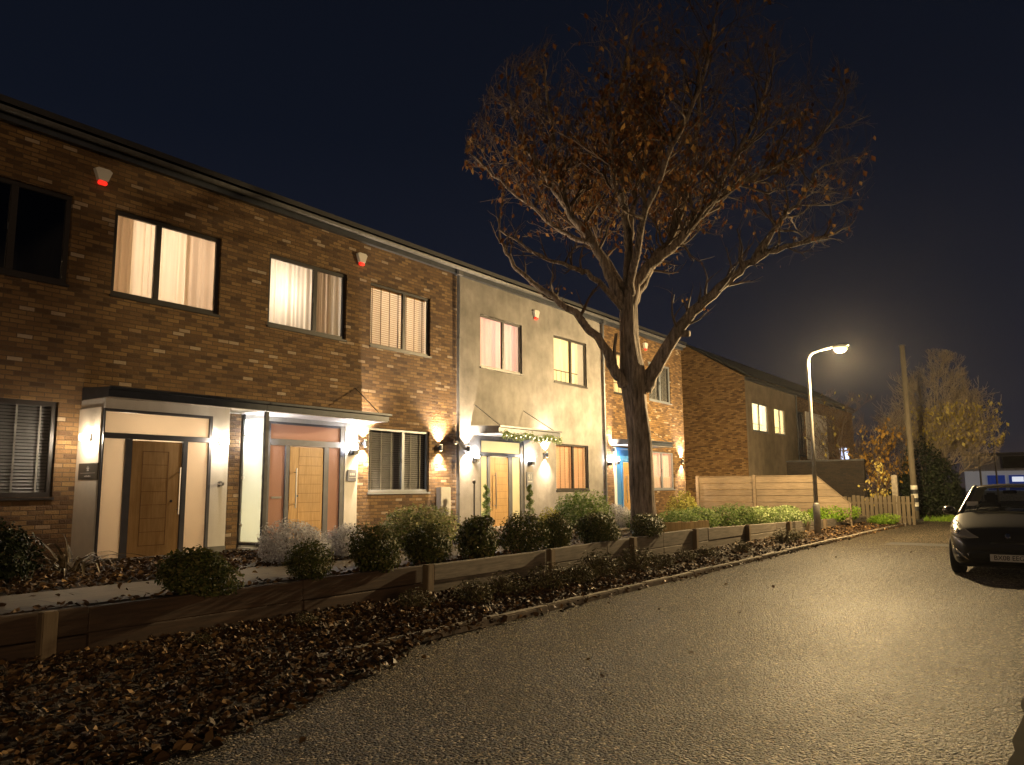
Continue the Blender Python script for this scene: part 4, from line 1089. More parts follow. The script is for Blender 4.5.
# the big street-side tree; u = across (towards the camera's right), w = away, in metres from the trunk
TB = Vector((16.5, 8.0, .36)); TU = Vector((math.sin(R(35.72)), -math.cos(R(35.72)), 0)); TW = Vector((math.cos(R(35.72)), math.sin(R(35.72)), 0))
big = empty('bare_tree', TB, 'large nearly bare tree with brown leaves in its spreading crown, before the houses', 'tree')
def T(u, z, w): return TU*u+TW*w+Vector((0,0,z-TB.z))
tr = MB()
tp_ = smooth_path([T(-.14,.2,0),T(-.14,.6,0),T(-.15,1.4,0),T(-.15,2.5,.02),T(-.24,3.5,.02),T(-.30,4.3,.0),T(-.36,5.07,0),T(-.35,5.95,0)], 5)
nn = len(tp_); n = 22; rt = random.Random(77); vs = []
for i, p in enumerate(tp_):
    z = p.z; base = .292-.010*z+.05*math.exp(-z/.2) if z < 3.5 else .257-.030*(z-3.5)
    if 3. < z < 4.6: base += .05*math.exp(-((z-3.75)/.5)**2)
    for k in range(n):
        a = 2*math.pi*k/n; q = base*(1+.07*math.sin(3*a+z*.7)+.05*math.sin(5*a-z*1.3+1)+.035*math.sin(9*a+z*2)+rt.uniform(-.012,.012))
        vs.append(p+Vector((math.cos(a)*q, math.sin(a)*q, 0)))
tr.add(vs, [(i*n+k, i*n+(k+1) % n, (i+1)*n+(k+1) % n, (i+1)*n+k) for i in range(nn-1) for k in range(n)])
tr.build('trunk', M['bark'], big, smooth=True, local=True)
LIMBS = [  # points (u, z, w), start radius, end radius
 ([(-.45,3.85,0),(-.70,4.15,-.15),(-.98,4.69,-.3),(-1.56,5.39,-.5),(-2.08,5.76,-.6),(-2.69,6.18,-.7),(-3.17,6.72,-.8),(-3.4,7.17,-.8)], .15, .03),
 ([(-.05,3.75,0),(.22,4.25,-.1),(.72,5.08,-.3),(1.35,5.78,-.5),(2.14,6.44,-.6),(2.71,6.83,-.6),(3.57,7.07,-.7),(4.32,7.26,-.8)], .20, .03),
 ([(2.5,6.7,-.6),(2.94,7.32,-.4),(3.37,7.87,-.2),(3.88,8.35,0),(4.3,9.1,0)], .085, .025),
 ([(-.36,5.5,0),(-.70,6.4,.1),(-1.12,7.35,.2),(-1.73,8.29,.3),(-1.97,9.54,.5),(-2.15,10.81,.4),(-2.26,12.1,.3)], .16, .025),
 ([(-.35,5.8,0),(-.36,7.0,-.3),(-.5,7.9,-.7),(-.78,8.5,-1.),(-.84,9.2,-1.2),(-.64,10.2,-1.5),(-.4,11.6,-1.5)], .13, .025),
 ([(-.33,5.7,0),(-.1,6.4,.1),(.40,6.95,.1),(.95,7.4,0),(1.59,8.16,-.2),(2.3,8.65,-.3),(3.01,8.99,-.4),(3.94,9.45,-.5),(4.7,10.3,-.5)], .17, .025),
 ([(-.28,5.8,.05),(.26,6.85,.5),(.8,7.6,.8),(1.21,8.4,1.),(1.68,10.2,1.2),(1.85,11.8,1.2),(1.85,13.0,1.1)], .14, .025),
 ([(-.40,5.6,0),(-1.26,6.35,-.5),(-1.9,6.55,-.8),(-2.6,6.78,-1.),(-3.4,7.27,-1.2)], .085, .02),
 ([(-1.12,7.35,.2),(-1.8,7.55,0),(-2.43,7.95,-.2),(-3.4,8.8,-.3),(-4.05,9.45,-.3)], .075, .02),
 ([(-.36,7.2,-.3),(-.2,8.1,.1),(.01,8.91,.5),(.3,10.45,.8),(.55,12.3,.8)], .10, .022),
 ([(1.59,8.16,-.2),(2.1,9.1,-.1),(2.62,9.91,.1),(3.2,11.2,.1),(3.5,12.3,.1)], .09, .022),
 ([(-.30,5.9,.1),(-.6,6.9,.9),(-.9,8.0,1.9),(-1.2,9.4,2.6),(-1.2,11.,3.)], .13, .022),
 ([(-.30,5.9,.1),(.3,6.8,1.),(.9,7.8,2.1),(1.9,9.,3.),(2.6,10.2,3.4)], .12, .022),
 ([(-.32,5.9,0),(-.2,7.2,-.8),(.3,8.6,-1.8),(.9,9.9,-2.5),(1.2,11.2,-2.8)], .11, .022),
 ([(-1.73,8.29,.3),(-2.3,9.0,.0),(-2.9,10.,-.2),(-3.2,11.2,-.2)], .075, .02),
]
crown_c = Vector(T(.62,9.5,0)); 
def inside(q):
    d = q-crown_c; u = d.dot(TU)/4.9; w = d.dot(TW)/4.3; z = d.z/(3.75 if d.z > 0 else 4.6)
    return u*u+w*w+z*z < 1.0
r = random.Random(5); tips = []; lb = MB(); cb = MB()
for (pts, r0, r1) in LIMBS:
    sp = smooth_path([T(*p) for p in pts], 5); m = len(sp)
    for i in range(1, m-1): sp[i] += Vector((r.gauss(0,.02), r.gauss(0,.02), r.gauss(0,.02)))
    rads = [r0+(r1-r0)*(i/(m-1))**.8 for i in range(m)]
    lb.tube(sp, rads, 10)
    L = sum((sp[i+1]-sp[i]).length for i in range(m-1)); k = int(L*4.2)
    for j in range(k):
        t = .30+.70*(j+r.random())/k; i = min(m-2, int(t*(m-1))); bp = sp[i]; tg = (sp[i+1]-sp[i]).normalized()
        side = tg.orthogonal().normalized(); side.rotate(Matrix.Rotation(r.uniform(0,6.28),3,tg))
        low = bp.z < 7.4 - TB.z
        ln = r.uniform(.35,1.0) if low else r.uniform(1.0,2.1)*(1.15-.35*t)
        twiggy(cb, r, tips, bp, (tg*r.uniform(.4,.9)+side+Vector((0,0,.35))).normalized(), ln, min(.042, rads[i]*.5), 1 if low else 2, .28, .26, .004, inside)
    twiggy(cb, r, tips, sp[-1], (sp[-1]-sp[-2]), 1.1, r1, 2, .3, .26, .004, inside)
lb.tube([T(.75,5.05,-.3),T(.86,5.02,-.38),T(.97,5.0,-.45)], [.10,.085,.075], 10)     # sawn stub
lb.tube([T(-.72,4.2,-.15),T(-.75,4.7,-.25),T(-.70,5.05,-.3)], [.05,.04,.035], 8)
lb.build('limbs', M['bark'], big, smooth=True, local=True)
cb.build('crown', M['twig'], big, local=True)
lv = MB(); cands = [t for t in tips if t[0].z+TB.z > 7.2]
for (p, d) in cands:
    q = p-Vector(T(-.3,9.4,0)); u = q.dot(TU); z = q.z
    dens = 1.5*math.exp(-((u+.3)/1.5)**2-((z+.2)/1.25)**2)+.55*math.exp(-((u-2.6)/1.6)**2-((z+.5)/1.3)**2)+.5*math.exp(-((u+3)/1.)**2-((z+.2)/1.)**2)+.07
    c = dens*1.3
    while c > 0:
        if r.random() < c: leaf_at(lv, r, p-d*r.uniform(0,.3), r.uniform(.10,.20))
        c -= 1
for (p, d) in tips:
    if p.z+TB.z <= 7.2 and r.random() < .12: leaf_at(lv, r, p, r.uniform(.06,.11))
lv.build('leaves', M['brown_leaf'], big, local=True)

def small_tree(name, loc, H, W, label, seed, leaf, leafn, trunks=1, group='trees behind the picket fence', lev=2, leafsel=None, tm='far_twig', trunk_r=.11, lsize=(.14,.26), dens=2.2):
    root = empty(name, loc, label, 'tree', group); r = random.Random(seed); tb = MB(); cb = MB(); tips = []
    cc = Vector((0,0,H*.60))
    def ins(q): return (q.x/W)**2+(q.y/W)**2+((q.z-H*.58)/(H*.44))**2 < 1
    for s in range(trunks):
        a0 = r.uniform(0,6.28); o_ = Vector((math.cos(a0), math.sin(a0), 0))*(.15 if trunks > 1 else 0)
        top = Vector((r.uniform(-.3,.3)*W, r.uniform(-.3,.3)*W, H*.86))
        sp = smooth_path([o_+Vector((0,0,-.05)), o_*1.4+Vector((r.gauss(0,.06),r.gauss(0,.06),H*.22)), top*.5+o_+Vector((r.gauss(0,.2),r.gauss(0,.2),0)), top], 6); m = len(sp)
        rads = [trunk_r*(1-.88*i/(m-1)) for i in range(m)]
        tb.tube(sp, rads, 8)
        for j in range(int(H*dens)):
            t = .2+.78*(j+r.random())/(H*dens); i = min(m-2, int(t*(m-1))); a = r.uniform(0,6.28)
            twiggy(cb, r, tips, sp[i], Vector((math.cos(a), math.sin(a), r.uniform(.35,.9))), W*r.uniform(.6,1.0)*(1.15-.55*t), rads[i]*.5, lev, .25, .18, .008, ins)
    tb.build('trunk', M[tm], root, smooth=True, local=True); cb.build('crown', M[tm], root, local=True)
    if leafn:
        lv = MB(); sel = [t for t in tips if (leafsel is None or leafsel(t[0]))]
        for _ in range(leafn):
            p, d = r.choice(sel); leaf_at(lv, r, p-d*r.uniform(0,.25), r.uniform(*lsize))
        lv.build('leaves', leaf, root, local=True)
    return root
small_tree('bare_tree', (46.5,5.9,0), 8.6, 3.4, 'pale bare tree with low yellow leaves, right of the telegraph pole', 3, M['gold_leaf'], 1500, 4, lev=3, dens=1.0, leafsel=lambda p: 3.6 < p.z < 5.8 and p.y < .8, trunk_r=.09)
small_tree('bare_tree', (43.0,9.4,0), 6.6, 2.6, 'thin bare brown tree in front of the far brick house', 4, M['gold_leaf'], 60, 2, tm='twig', lev=2, dens=2.6)
small_tree('bare_tree', (41.0,7.6,0), 5.6, 1.9, 'small dark stemmed tree with glowing yellow leaves left of the telegraph pole', 6, M['orange_leaf'], 420, 2, tm='twig', lev=2, dens=2.6, leafsel=lambda p: p.z < 4.6)
small_tree('bare_tree', (36.4,6.9,0), 3.0, .9, 'little leafy tree between the concrete gate post and dark wall', 9, M['gold_leaf'], 160, 2, tm='twig', lev=1, dens=4, trunk_r=.04, lsize=(.10,.18))
# ivy-smothered evergreen
iv = empty('ivy_hedge', (42.4,5.5,0), 'tall dark ivy covered hedge behind the telegraph pole', 'hedge')
r = random.Random(15); mb = MB()
for (c, rad, n) in (((0,.55,1.7),(1.3,1.0,1.9),3600), ((.3,-.25,1.35),(1.3,.9,1.4),2600), ((-.3,1.3,1.2),(.9,.6,1.2),1300), ((0,.2,.55),(1.4,1.5,.7),1700)):
    leaf_cloud(mb, r, c, rad, n, .16, .6)
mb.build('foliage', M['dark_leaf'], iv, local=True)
sb = MB()
for k in range(6):
    a = k*1.05; sb.tube([(math.cos(a)*.2,.3+math.sin(a)*.3,0),(math.cos(a)*.4,.4+math.sin(a)*.4,1.2),(math.cos(a)*.5,.45+math.sin(a)*.4,2.6)], [.08,.06,.03], 6)
sb.build('stems', M['twig'], iv, local=True)
mb = MB(); r = random.Random(19)
for k in range(900):
    x = r.uniform(36.5,42); y = 4.3+r.uniform(-.5,.5)+(.5 if x < 38 else 0); a = r.uniform(0,6.28); h = r.uniform(.08,.28); w = .012
    mb.add([(x-w*math.sin(a),y+w*math.cos(a),0),(x+w*math.sin(a),y-w*math.cos(a),0),(x+r.gauss(0,.07),y+r.gauss(0,.07),h)], [(0,1,2)])
tag(mb.build('grass', M['lime_leaf']), 'rough grass along the foot of the dark hedge', 'grass', kind='stuff')

# ------------------------------------------------------------------ far yard
yd = empty('depot_building', (86,0,0), 'long pale grey depot building with blue doors far behind the parked car', 'building')
MB().box(86,98,-26,8.6,-.03,4.2).build('wall', simple('depot_grey', (.40,.40,.42), .7), yd)
MB().bbox(85.8,98.2,-26.2,8.8,4.201,4.45,.02).build('roof', simple('depot_roof', (.10,.10,.11), .6), yd)
MB().box(85.9,85.99,-26,8.55,.9,2.75).build('white_band', emit_mat('depot_white_added_glow', (.72,.76,.85), .05), yd)  # slight emission added to brighten the band, which is no lamp
blue = emit_mat('depot_blue_added_glow', (.03,.09,.55), .07)  # blue doors get an added faint glow of their own
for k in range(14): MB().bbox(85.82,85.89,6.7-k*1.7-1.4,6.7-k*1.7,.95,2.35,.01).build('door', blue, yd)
MB().box(85.79,85.815,3.85,4.75,1.75,2.2).build('notice_added_glow', emit_mat('notice_added_glow', (.75,.80,.9), .45), yd)  # pale notice panel, its glow added to make it stand out
for k in range(7): MB().box(85.9,85.995,3.2-k*4,5.4-k*4,3.0,4.1).build('window', M['room_dark'], yd)
for (y, h, lab) in ((6.75,6.3,'thin pale lamp mast in front of the depot, nearer the hedge'), (5.55,6.0,'thin pale lamp mast in front of the depot, nearer the car roof')):
    ms = empty('lamp_mast', (80,y,0), lab, 'mast', 'masts in front of the depot')
    MB().tube([(80,y,-.05),(80,y,h)], [.09,.05], 8).build('mast', M['galv'], ms); MB().bbox(79.7,80.1,y-.1,y+.1,h,h+.08,.01).build('head', M['steel_dark'], ms)
fh = empty('far_house', (96,3,0), 'distant house with dark red tiled roof at the right edge', 'house', 'houses beyond the fence')
MB().box(112,122,-6,5.2,-.03,4.4).build('wall', simple('far_wall', (.10,.08,.07), .8), fh)
MB().add([(111.7,-6.3,4.401),(111.7,5.5,4.401),(122.3,5.5,4.401),(122.3,-6.3,4.401),(117,-3,7.6),(117,2.6,7.6)], [(0,1,5,4),(1,2,5),(2,3,4,5),(3,0,4),(3,2,1,0)]).build('roof', simple('red_tiles', (.16,.045,.03), .7), fh)
# ------------------------------------------------------------------ parked car (local: x forward, y left, z up)
def build_car():
    root = empty('parked_car', (17.03,.98,0), 'black hatchback parked facing the camera at the right edge', 'car', None, R(180+.5))
    paint = NT('black_paint'); paint.base((.012,.011,.010)); paint.b.inputs['Roughness'].default_value = .32; paint.b.inputs['Coat Weight'].default_value = .8; paint.b.inputs['Coat Roughness'].default_value = .08
    paint = paint.m
    blk = simple('black_trim', (.008,.008,.008), .5); tyre = simple('tyre_rubber', (.015,.015,.015), .8); alloy = simple('alloy', (.30,.30,.30), .35, .8)
    lampg = NT('headlamp'); lampg.base((.34,.33,.30)); lampg.b.inputs['Roughness'].default_value = .22; lampg.b.inputs['Metallic'].default_value = .1; lampg.b.inputs['Coat Weight'].default_value = 1.; lampg.b.inputs['Coat Roughness'].default_value = .03
    v = lampg.new('ShaderNodeTexWave', Scale=14., Distortion=1.5); lampg.link(lampg.obj(), v.inputs['Vector']); lampg.bump(v.outputs['Fac'], .6, .01); lampg = lampg.m
    chrome = simple('chrome', (.7,.7,.7), .15, 1., .05); seatm = simple('seat_cloth', (.02,.02,.022), .8); plate = simple('number_plate', (.62,.60,.54), .5, 0, .06); ink = simple('plate_ink', (.01,.01,.01), .5)
    # lower body
    ST = [(2.15,.50,.36,.52,.56),(2.12,.64,.24,.60,.64),(2.03,.76,.19,.72,.75),(1.86,.83,.17,.80,.84),(1.6,.875,.17,.86,.915),(1.3,.895,.18,.91,.975),(1.0,.905,.18,.955,1.03),(.7,.91,.18,.985,1.06),
          (.2,.91,.18,1.0,1.0),(-.5,.91,.18,1.02,1.02),(-1.2,.905,.18,1.04,1.04),(-1.75,.87,.20,1.03,1.05),(-2.0,.80,.24,.98,1.04),(-2.12,.70,.30,.85,.90)]
    bm = bmesh.new(); rings = []
    for (x, w, zb, zs, zt) in ST:
        half = [(0,zt),(.45*w,zt-.008),(.80*w,zt-.25*(zt-zs)-.02),(.955*w,zs-.02),(1.0*w,zs-.14),(.985*w,zs-.30),(.99*w,(zb+zs)/2-.06),(.96*w,zb+.05),(.85*w,zb),(.4*w,zb-.01)]
        ring = [(x,y,z) for (y,z) in half]+[(x,0,zb-.01)]+[(x,-y,z) for (y,z) in reversed(half[1:])]
        rings.append([bm.verts.new(p) for p in ring])
    n = len(rings[0])
    for i in range(len(rings)-1):
        for k in range(n): bm.faces.new((rings[i][k], rings[i+1][k], rings[i+1][(k+1) % n], rings[i][(k+1) % n]))
    bm.faces.new(rings[0]); bm.faces.new(list(reversed(rings[-1])))
    bmesh.ops.recalc_face_normals(bm, faces=bm.faces)
    me = bpy.data.meshes.new('body'); bm.to_mesh(me); bm.free()
    body = bpy.data.objects.new('body', me); COL.objects.link(body)
    s = body.modifiers.new('s', 'SUBSURF'); s.levels = 2; s.render_levels = 2
    cb = MB()
    for x in (1.32,-1.30):
        for y in (.86,-.86): cb.tube([(x,y-.28,.315),(x,y+.28,.315)], .355, 28)
    cut = cb.build('cutter', blk)
    bo = body.modifiers.new('b', 'BOOLEAN'); bo.object = cut; bo.operation = 'DIFFERENCE'; bo.solver = 'EXACT'
    dg = bpy.context.evaluated_depsgraph_get(); m2 = bpy.data.meshes.new_from_object(body.evaluated_get(dg)); m2.name = 'body'
    body.modifiers.clear(); body.data = m2; bpy.data.objects.remove(cut); bpy.data.meshes.remove(me)
    m2.materials.clear(); m2.materials.append(paint)
    for p in m2.polygons: p.use_smooth = True; p.material_index = 0
    body.parent = root
    bmb = bmesh.new(); bmb.from_mesh(m2); bvh = BVHTree.FromBMesh(bmb); bmb.free()
    def patch(name, outline, m, off=.006, cuts=3, par=None):
        """panel lying on the front of the body; outline in (y, z)"""
        b = bmesh.new(); f = b.faces.new([b.verts.new((5,y,z)) for (y,z) in outline])
        bmesh.ops.triangulate(b, faces=b.faces[:]); bmesh.ops.subdivide_edges(b, edges=b.edges[:], cuts=cuts, use_grid_fill=True)
        for q in b.verts:
            h = bvh.ray_cast(Vector((5,q.co.y,q.co.z)), Vector((-1,0,0)))
            q.co.x = (h[0].x if h[0] else 1.6)+off
        mm = bpy.data.meshes.new(name); bmesh.ops.recalc_face_normals(b, faces=b.faces); b.to_mesh(mm); b.free(); mm.materials.append(m)
        for p in mm.polygons: p.use_smooth = True
        o = bpy.data.objects.new(name, mm); COL.objects.link(o); o.parent = par or root; 
        so = o.modifiers.new('t', 'SOLIDIFY'); so.thickness = off*1.5; so.offset = -1
        return o
    for sgn in (1,-1):
        hl = patch('headlight', [(sgn*a,b) for a,b in ((.88,.75),(.875,.85),(.82,.915),(.74,.885),(.62,.79),(.50,.705),(.40,.645),(.55,.63),(.72,.64),(.85,.68))], lampg, .008, 3)
        patch('bulb_lens', [(sgn*a,b) for a,b in ((.76,.78),(.80,.74),(.77,.70),(.71,.69),(.67,.72),(.70,.77))], chrome, .016, 1, hl)
        patch('fog_light', [(sgn*a,b) for a,b in ((.80,.47),(.83,.38),(.80,.30),(.66,.27),(.60,.30),(.70,.40))], blk, .006, 2)
        patch('bumper_strip', [(sgn*a,b) for a,b in ((.79,.50),(.80,.475),(.60,.285),(.56,.28))], chrome, .010, 2)
        fl = patch('fog_lens', [(sgn*a,b) for a,b in ((.755,.36),(.775,.33),(.755,.30),(.72,.295),(.70,.32),(.72,.355))], lampg, .012, 1)
    patch('grille', [(-.52,.44),(.52,.44),(.58,.38),(.52,.22),(-.52,.22),(-.58,.38)], blk, .006, 3)
    gr = patch('upper_grille', [(-.22,.60),(.22,.60),(.26,.55),(-.26,.55)], blk, .006, 2)
    patch('emblem', [(.01,.715),(.035,.70),(.03,.67),(.045,.64),(.015,.655),(-.01,.63),(-.015,.66),(-.04,.66),(-.02,.685),(-.03,.71)], chrome, .012, 1)
    np_ = MB(); np_.bbox(2.155,2.168,-.26,.26,.275,.385,.004); npo = np_.build('number_plate', plate, root, local=True)
    t = text_mesh('plate_lettering', 'BX08 EEG', .105, ink, npo, (0,0,0), (R(90),0,R(90))); t.location = (2.1695,0,.33); t.scale = (.93,1,1)
    mb = MB(); mb.box(2.10,2.154,-.2,.2,.28,.38); mb.build('plate_bracket', blk, root, local=True)
    # cabin
    lo = [(1.06,0,1.035),(.98,.42,1.03),(.74,.76,1.0),(-.35,.835,1.02),(-1.30,.82,1.04),(-1.80,.70,1.05),(-1.97,0,1.06)]
    hi = [(.20,0,1.475),(.15,.36,1.465),(.02,.575,1.435),(-.5,.60,1.46),(-1.15,.585,1.445),(-1.5,.50,1.42),(-1.58,0,1.44)]
    gl = glass_mat('car_glass', (.55,.58,.58), .0, 1.3)
    def lerp3(a,b,t): return tuple(a[i]+(b[i]-a[i])*t for i in range(3))
    def surf(path_lo, path_hi, nv, bul):
        mb = MB(); vs = []; nu = len(path_lo)
        for a,b in zip(path_lo,path_hi):
            c = Vector(((a[0]+b[0])/2-(-.5), (a[1]+b[1])/2, 0)); c = c.normalized() if c.length else c
            for j in range(nv+1):
                q = Vector(lerp3(a,b,j/nv))+c*bul*math.sin(math.pi*j/nv); vs.append(q)
        mb.add(vs, [(i*(nv+1)+j,(i+1)*(nv+1)+j,(i+1)*(nv+1)+j+1,i*(nv+1)+j+1) for i in range(nu-1) for j in range(nv)]); return mb
    mir = lambda p: (p[0],-p[1],p[2])
    full_lo = [mir(p) for p in (lo[2],lo[1])]+[lo[0],lo[1],lo[2]]; full_hi = [mir(p) for p in (hi[2],hi[1])]+[hi[0],hi[1],hi[2]]
    surf(full_lo, full_hi, 5, .03).build('windscreen', gl, root, smooth=True, local=True)
    surf([mir(lo[5]),lo[6],lo[5]], [mir(hi[5]),hi[6],hi[5]], 4, .02).build('rear_screen', gl, root, smooth=True, local=True)
    for f in (lambda p: p, mir):
        surf([f(lo[2]),f(lo[3])],[f(hi[2]),f(hi[3])], 4, .015).build('side_window', gl, root, smooth=True, local=True)
        surf([f(lo[3]),f(lo[4])],[f(hi[3]),f(hi[4])], 4, .015).build('side_window', gl, root, smooth=True, local=True)
        surf([f(lo[4]),f(lo[5])],[f(hi[4]),f(hi[5])], 4, .015).build('rear_pillar', paint, root, smooth=True, local=True)
        pb = MB(); a, b = f(lo[2]), f(hi[2]); sg = 1 if a[1] > 0 else -1
        for (p0,p1,w) in ((a,b,.042),(f(lo[3]),f(hi[3]),.04)): pb.tube([lerp3(p0,p1,t/5) for t in range(-1,6)], w, 8)
        pb.tube([f(p) for p in hi[2:6]], .03, 8)
        pb.build('pillar', paint, root, smooth=True, local=True)
        mm = MB(); vs = []; c = Vector((.66,.955*sg,1.04)); 
        prof = [(-.10,.03),(-.085,.075),(-.03,.095),(.04,.085),(.085,.05),(.10,.02)]
        for (dx,q) in prof:
            for k in range(12): an = 2*math.pi*k/12; vs.append((c.x+dx, c.y+q*1.15*math.cos(an), c.z+q*.85*math.sin(an)))
        fs = [(i*12+k,i*12+(k+1) % 12,(i+1)*12+(k+1) % 12,(i+1)*12+k) for i in range(5) for k in range(12)]+[tuple(range(12)),tuple(60+k for k in range(11,-1,-1))]
        mm.add(vs, fs); mm.tube([(.62,.93*sg,1.0),(.66,.80*sg,.965)], [.03,.04], 8); mm.build('wing_mirror', paint, root, smooth=True, local=True)
    # roof skin
    mb = MB(); vs = []; prof = list(zip(hi[0:3][::-1], [0]*3)); rowsx = []
    edge_l = [hi[2],hi[3],hi[4],hi[5]]; cen = [(.20,0,1.475),(-.5,0,1.515),(-1.15,0,1.495),(-1.58,0,1.44)]; qtr = [(.15,.36,1.465),(-.5,.38,1.50),(-1.15,.37,1.48),(-1.55,.3,1.435)]
    for i in range(4):
        vs += [edge_l[i], qtr[i], cen[i], mir(qtr[i]), mir(edge_l[i])]
    mb.add(vs, [(i*5+k,(i+1)*5+k,(i+1)*5+k+1,i*5+k+1) for i in range(3) for k in range(4)])
    ro = mb.build('roof', paint, root, smooth=True, local=True); so = ro.modifiers.new('t','SOLIDIFY'); so.thickness = .03; so.offset = 0; ss = ro.modifiers.new('s','SUBSURF'); ss.levels = 2; ss.render_levels = 2
    # interior
    mb = MB(); mb.bbox(.35,.95,-.72,.72,.80,.985,.03); mb.build('dashboard', seatm, root, local=True)
    for sg in (1,-1):
        mb = MB(); mb.bbox(-.65,-.1,.14*sg-.0 if sg > 0 else -.60,.60 if sg > 0 else -.14,.35,.62,.05); mb.bbox(-.78,-.60,.15 if sg > 0 else -.59,.59 if sg > 0 else -.15,.55,1.12,.06); mb.bbox(-.80,-.68,.26 if sg > 0 else -.48,.48 if sg > 0 else -.26,1.15,1.34,.04); mb.build('seat', seatm, root, local=True)
    mb = MB(); sw_ = [(.22+.05*math.sin(2*math.pi*k/20),-.37+.18*math.cos(2*math.pi*k/20),1.0+.17*math.sin(2*math.pi*k/20)) for k in range(21)]; mb.tube(sw_, .014, 6, False); mb.build('steering_wheel', blk, root, local=True)
    mb = MB(); mb.bbox(.33,.36,-.11,.11,1.335,1.395,.01); mb.build('rear_view_mirror', blk, root, local=True)
    mb = MB(); mb.bbox(.70,.705,-.66,-.48,1.12,1.20,.002); mb.build('windscreen_ticket', M['white_plastic'], root, local=True)
    for sg in (1,-1):
        mb = MB(); mb.tube([(1.02,.55*sg,1.055),(.93,.30*sg,1.10),(.88,.02*sg,1.10)], .009, 5); mb.build('wiper', blk, root, local=True)
        mb = MB(); mb.bbox(.99,1.015,.30*sg-.015,.30*sg+.015,1.035,1.052,.004); mb.build('washer_jet', chrome, root, local=True)
    # wheels
    for x in (1.32,-1.30):
        for sg in (1,-1):
            y = .79*sg; mb = MB(); prof = [(.215,-.10),(.29,-.105),(.312,-.085),(.315,0),(.312,.085),(.29,.105),(.215,.10)]
            vs = []; n = 32
            for (rr_, dy) in prof:
                for k in range(n): a = 2*math.pi*k/n; vs.append((x+rr_*math.cos(a), y+dy, .315+rr_*math.sin(a)))
            mb.add(vs, [(i*n+k,i*n+(k+1) % n,(i+1)*n+(k+1) % n,(i+1)*n+k) for i in range(6) for k in range(n)]); wh = mb.build('wheel', tyre, root, smooth=True, local=True)
            rm = MB(); yo = y+.075*sg
            rm.tube([(x,yo-.02,.315),(x,yo+.02,.315)], .05, 14)
            for k in range(5):
                a = 2*math.pi*k/5+.3; rm.tube([(x+.04*math.cos(a),yo,.315+.04*math.sin(a)),(x+.215*math.cos(a),yo,.315+.215*math.sin(a))], [.028,.02], 6)
            ring = [(x+.21*math.cos(2*math.pi*k/28),yo,.315+.21*math.sin(2*math.pi*k/28)) for k in range(29)]; rm.tube(ring, .016, 6, False)
            rm.build('rim', alloy, wh, local=True)
    mb = MB(); mb.box(-2.0,2.02,-.72,.72,.165,.21); mb.build('underbody', blk, root, local=True)
    return root
build_car()
# ------------------------------------------------------------------ thin mist added to make the glow round the street lamp
hz = MB().box(-14,125,-34,34,-1.03,15.2).build('added_haze', bpy.data.materials.new('added_haze_air'))
hm = hz.data.materials[0]; hm.use_nodes = True; hn = hm.node_tree; hn.nodes.remove(hn.nodes['Principled BSDF'])
vp_ = hn.nodes.new('ShaderNodeVolumePrincipled'); vp_.inputs['Color'].default_value = (.9,.9,.9,1); vp_.inputs['Density'].default_value = .00013; vp_.inputs['Anisotropy'].default_value = .75
hn.links.new(vp_.outputs[0], hn.nodes['Material Output'].inputs['Volume']); tag(hz, 'added thin mist that makes a glow around the street lamp', kind='stuff')

# ------------------------------------------------------------------ sky, light, camera
w = bpy.data.worlds.new('World'); scn.world = w; w.use_nodes = True
nt = w.node_tree; bg = nt.nodes['Background']
sky = nt.nodes.new('ShaderNodeTexSky'); sky.sky_type = 'NISHITA'; sky.sun_disc = False
SUN_EL, SUN_AZ = R(32), R(-104)      # added dim warm fill from behind the camera, over the right shoulder
sky.sun_elevation = SUN_EL; sky.sun_rotation = R(200); sky.air_density = 1.; sky.dust_density = .6; sky.ozone_density = 3.
# dark night air: the sky's own gradient, cooled, plus the glow of the town along the horizon
tc = nt.nodes.new('ShaderNodeTexCoord'); sp2 = nt.nodes.new('ShaderNodeSeparateXYZ'); nt.links.new(tc.outputs['Generated'], sp2.inputs[0])
rp = nt.nodes.new('ShaderNodeValToRGB'); e = rp.color_ramp.elements
while len(e) < 5: e.new(.5)
for i, (p, c) in enumerate(((0.0,(.030,.021,.022)),(.06,(.0155,.0152,.0215)),(.18,(.0085,.0098,.0172)),(.42,(.0042,.0058,.0112)),(.9,(.0028,.0036,.0066)))):
    e[i].position = p; e[i].color = (*c, 1)
nt.links.new(sp2.outputs[2], rp.inputs[0])
sc2 = nt.nodes.new('ShaderNodeMix'); sc2.data_type = 'RGBA'; sc2.blend_type = 'ADD'; sc2.inputs[0].default_value = 1.
mul = nt.nodes.new('ShaderNodeMix'); mul.data_type = 'RGBA'; mul.blend_type = 'MULTIPLY'; mul.inputs[0].default_value = 1.; mul.inputs[7].default_value = (.003,.003,.004,1)
nt.links.new(sky.outputs[0], mul.inputs[6])
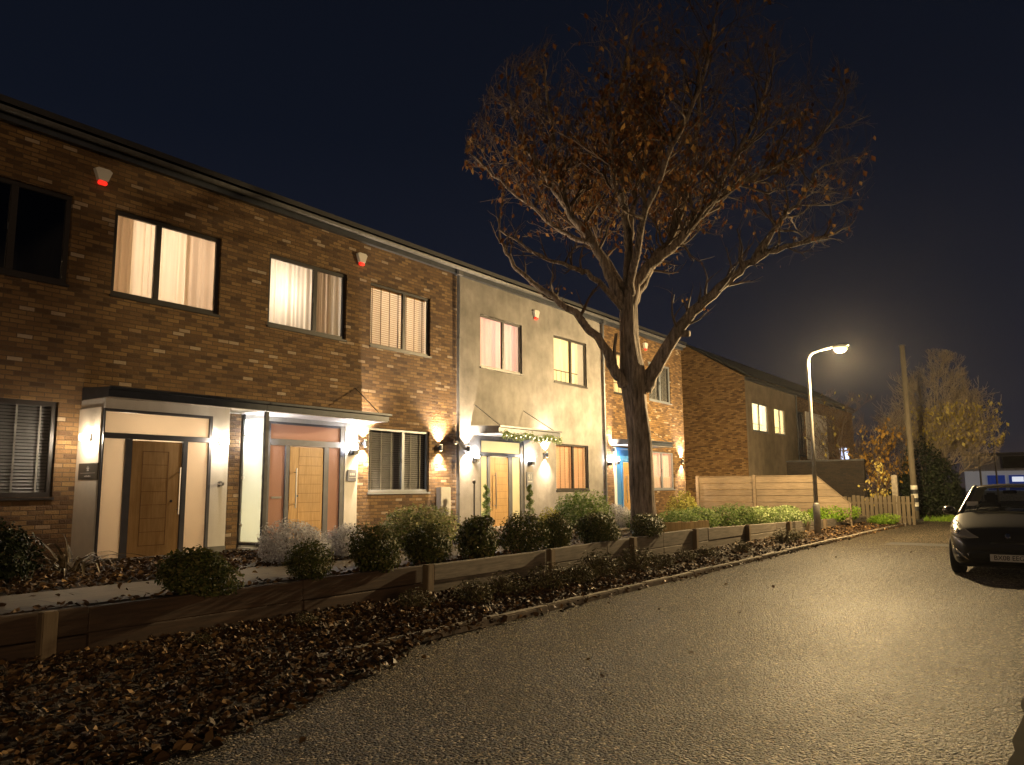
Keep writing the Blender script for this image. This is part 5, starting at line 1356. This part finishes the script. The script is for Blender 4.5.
k = nt.nodes.new('ShaderNodeMix'); k.data_type = 'RGBA'; k.blend_type = 'MULTIPLY'; k.inputs[0].default_value = 1.; k.inputs[7].default_value = (20,20,20,1)
nt.links.new(rp.outputs[0], k.inputs[6]); nt.links.new(mul.outputs[2], sc2.inputs[6]); nt.links.new(k.outputs[2], sc2.inputs[7])
nt.links.new(sc2.outputs[2], bg.inputs[0]); bg.inputs['Strength'].default_value = .05
for q in e: q.color = tuple(c*.53 for c in q.color[:3])+(1,)

sl = bpy.data.lights.new('sun', 'SUN'); sl.energy = .29; sl.angle = R(14); sl.color = (1.,.66,.35)  # warm fill lamp added to light the house fronts at night
so = bpy.data.objects.new('sun', sl); COL.objects.link(so)
d = Vector((.42, .88, -.14)); so.rotation_euler = d.to_track_quat('-Z', 'Y').to_euler(); so.location = (0,-20,20)

H_, P_, RO = R(35.72), R(7.73), R(-.4)
fw = Vector((math.cos(H_)*math.cos(P_), math.sin(H_)*math.cos(P_), math.sin(P_))); rt0 = Vector((math.sin(H_), -math.cos(H_), 0)); up0 = rt0.cross(fw)
c_, s_ = math.cos(RO), math.sin(RO); rt_ = rt0*c_+up0*s_; up_ = up0*c_-rt0*s_
cam = bpy.data.cameras.new('camera'); cam.sensor_width = 36; cam.lens = 776/1024*36; cam.clip_start = .05; cam.clip_end = 2000
co = bpy.data.objects.new('camera', cam); COL.objects.link(co)
co.matrix_world = Matrix(((rt_.x,up_.x,-fw.x,0),(rt_.y,up_.y,-fw.y,0),(rt_.z,up_.z,-fw.z,1.5),(0,0,0,1)))
scn.camera = co
scn.view_settings.view_transform = 'Standard'; scn.view_settings.look = 'None'; scn.view_settings.gamma = 1; scn.view_settings.use_curve_mapping = False
scn.view_settings.exposure = .9
cy = scn.cycles; cy.use_denoising = True; cy.max_bounces = 6; cy.diffuse_bounces = 3; cy.glossy_bounces = 3; cy.transmission_bounces = 4; cy.transparent_max_bounces = 8
cy.sample_clamp_indirect = 4.; cy.caustics_reflective = False; cy.caustics_refractive = False; cy.use_light_tree = True
scn.render.engine = 'CYCLES'
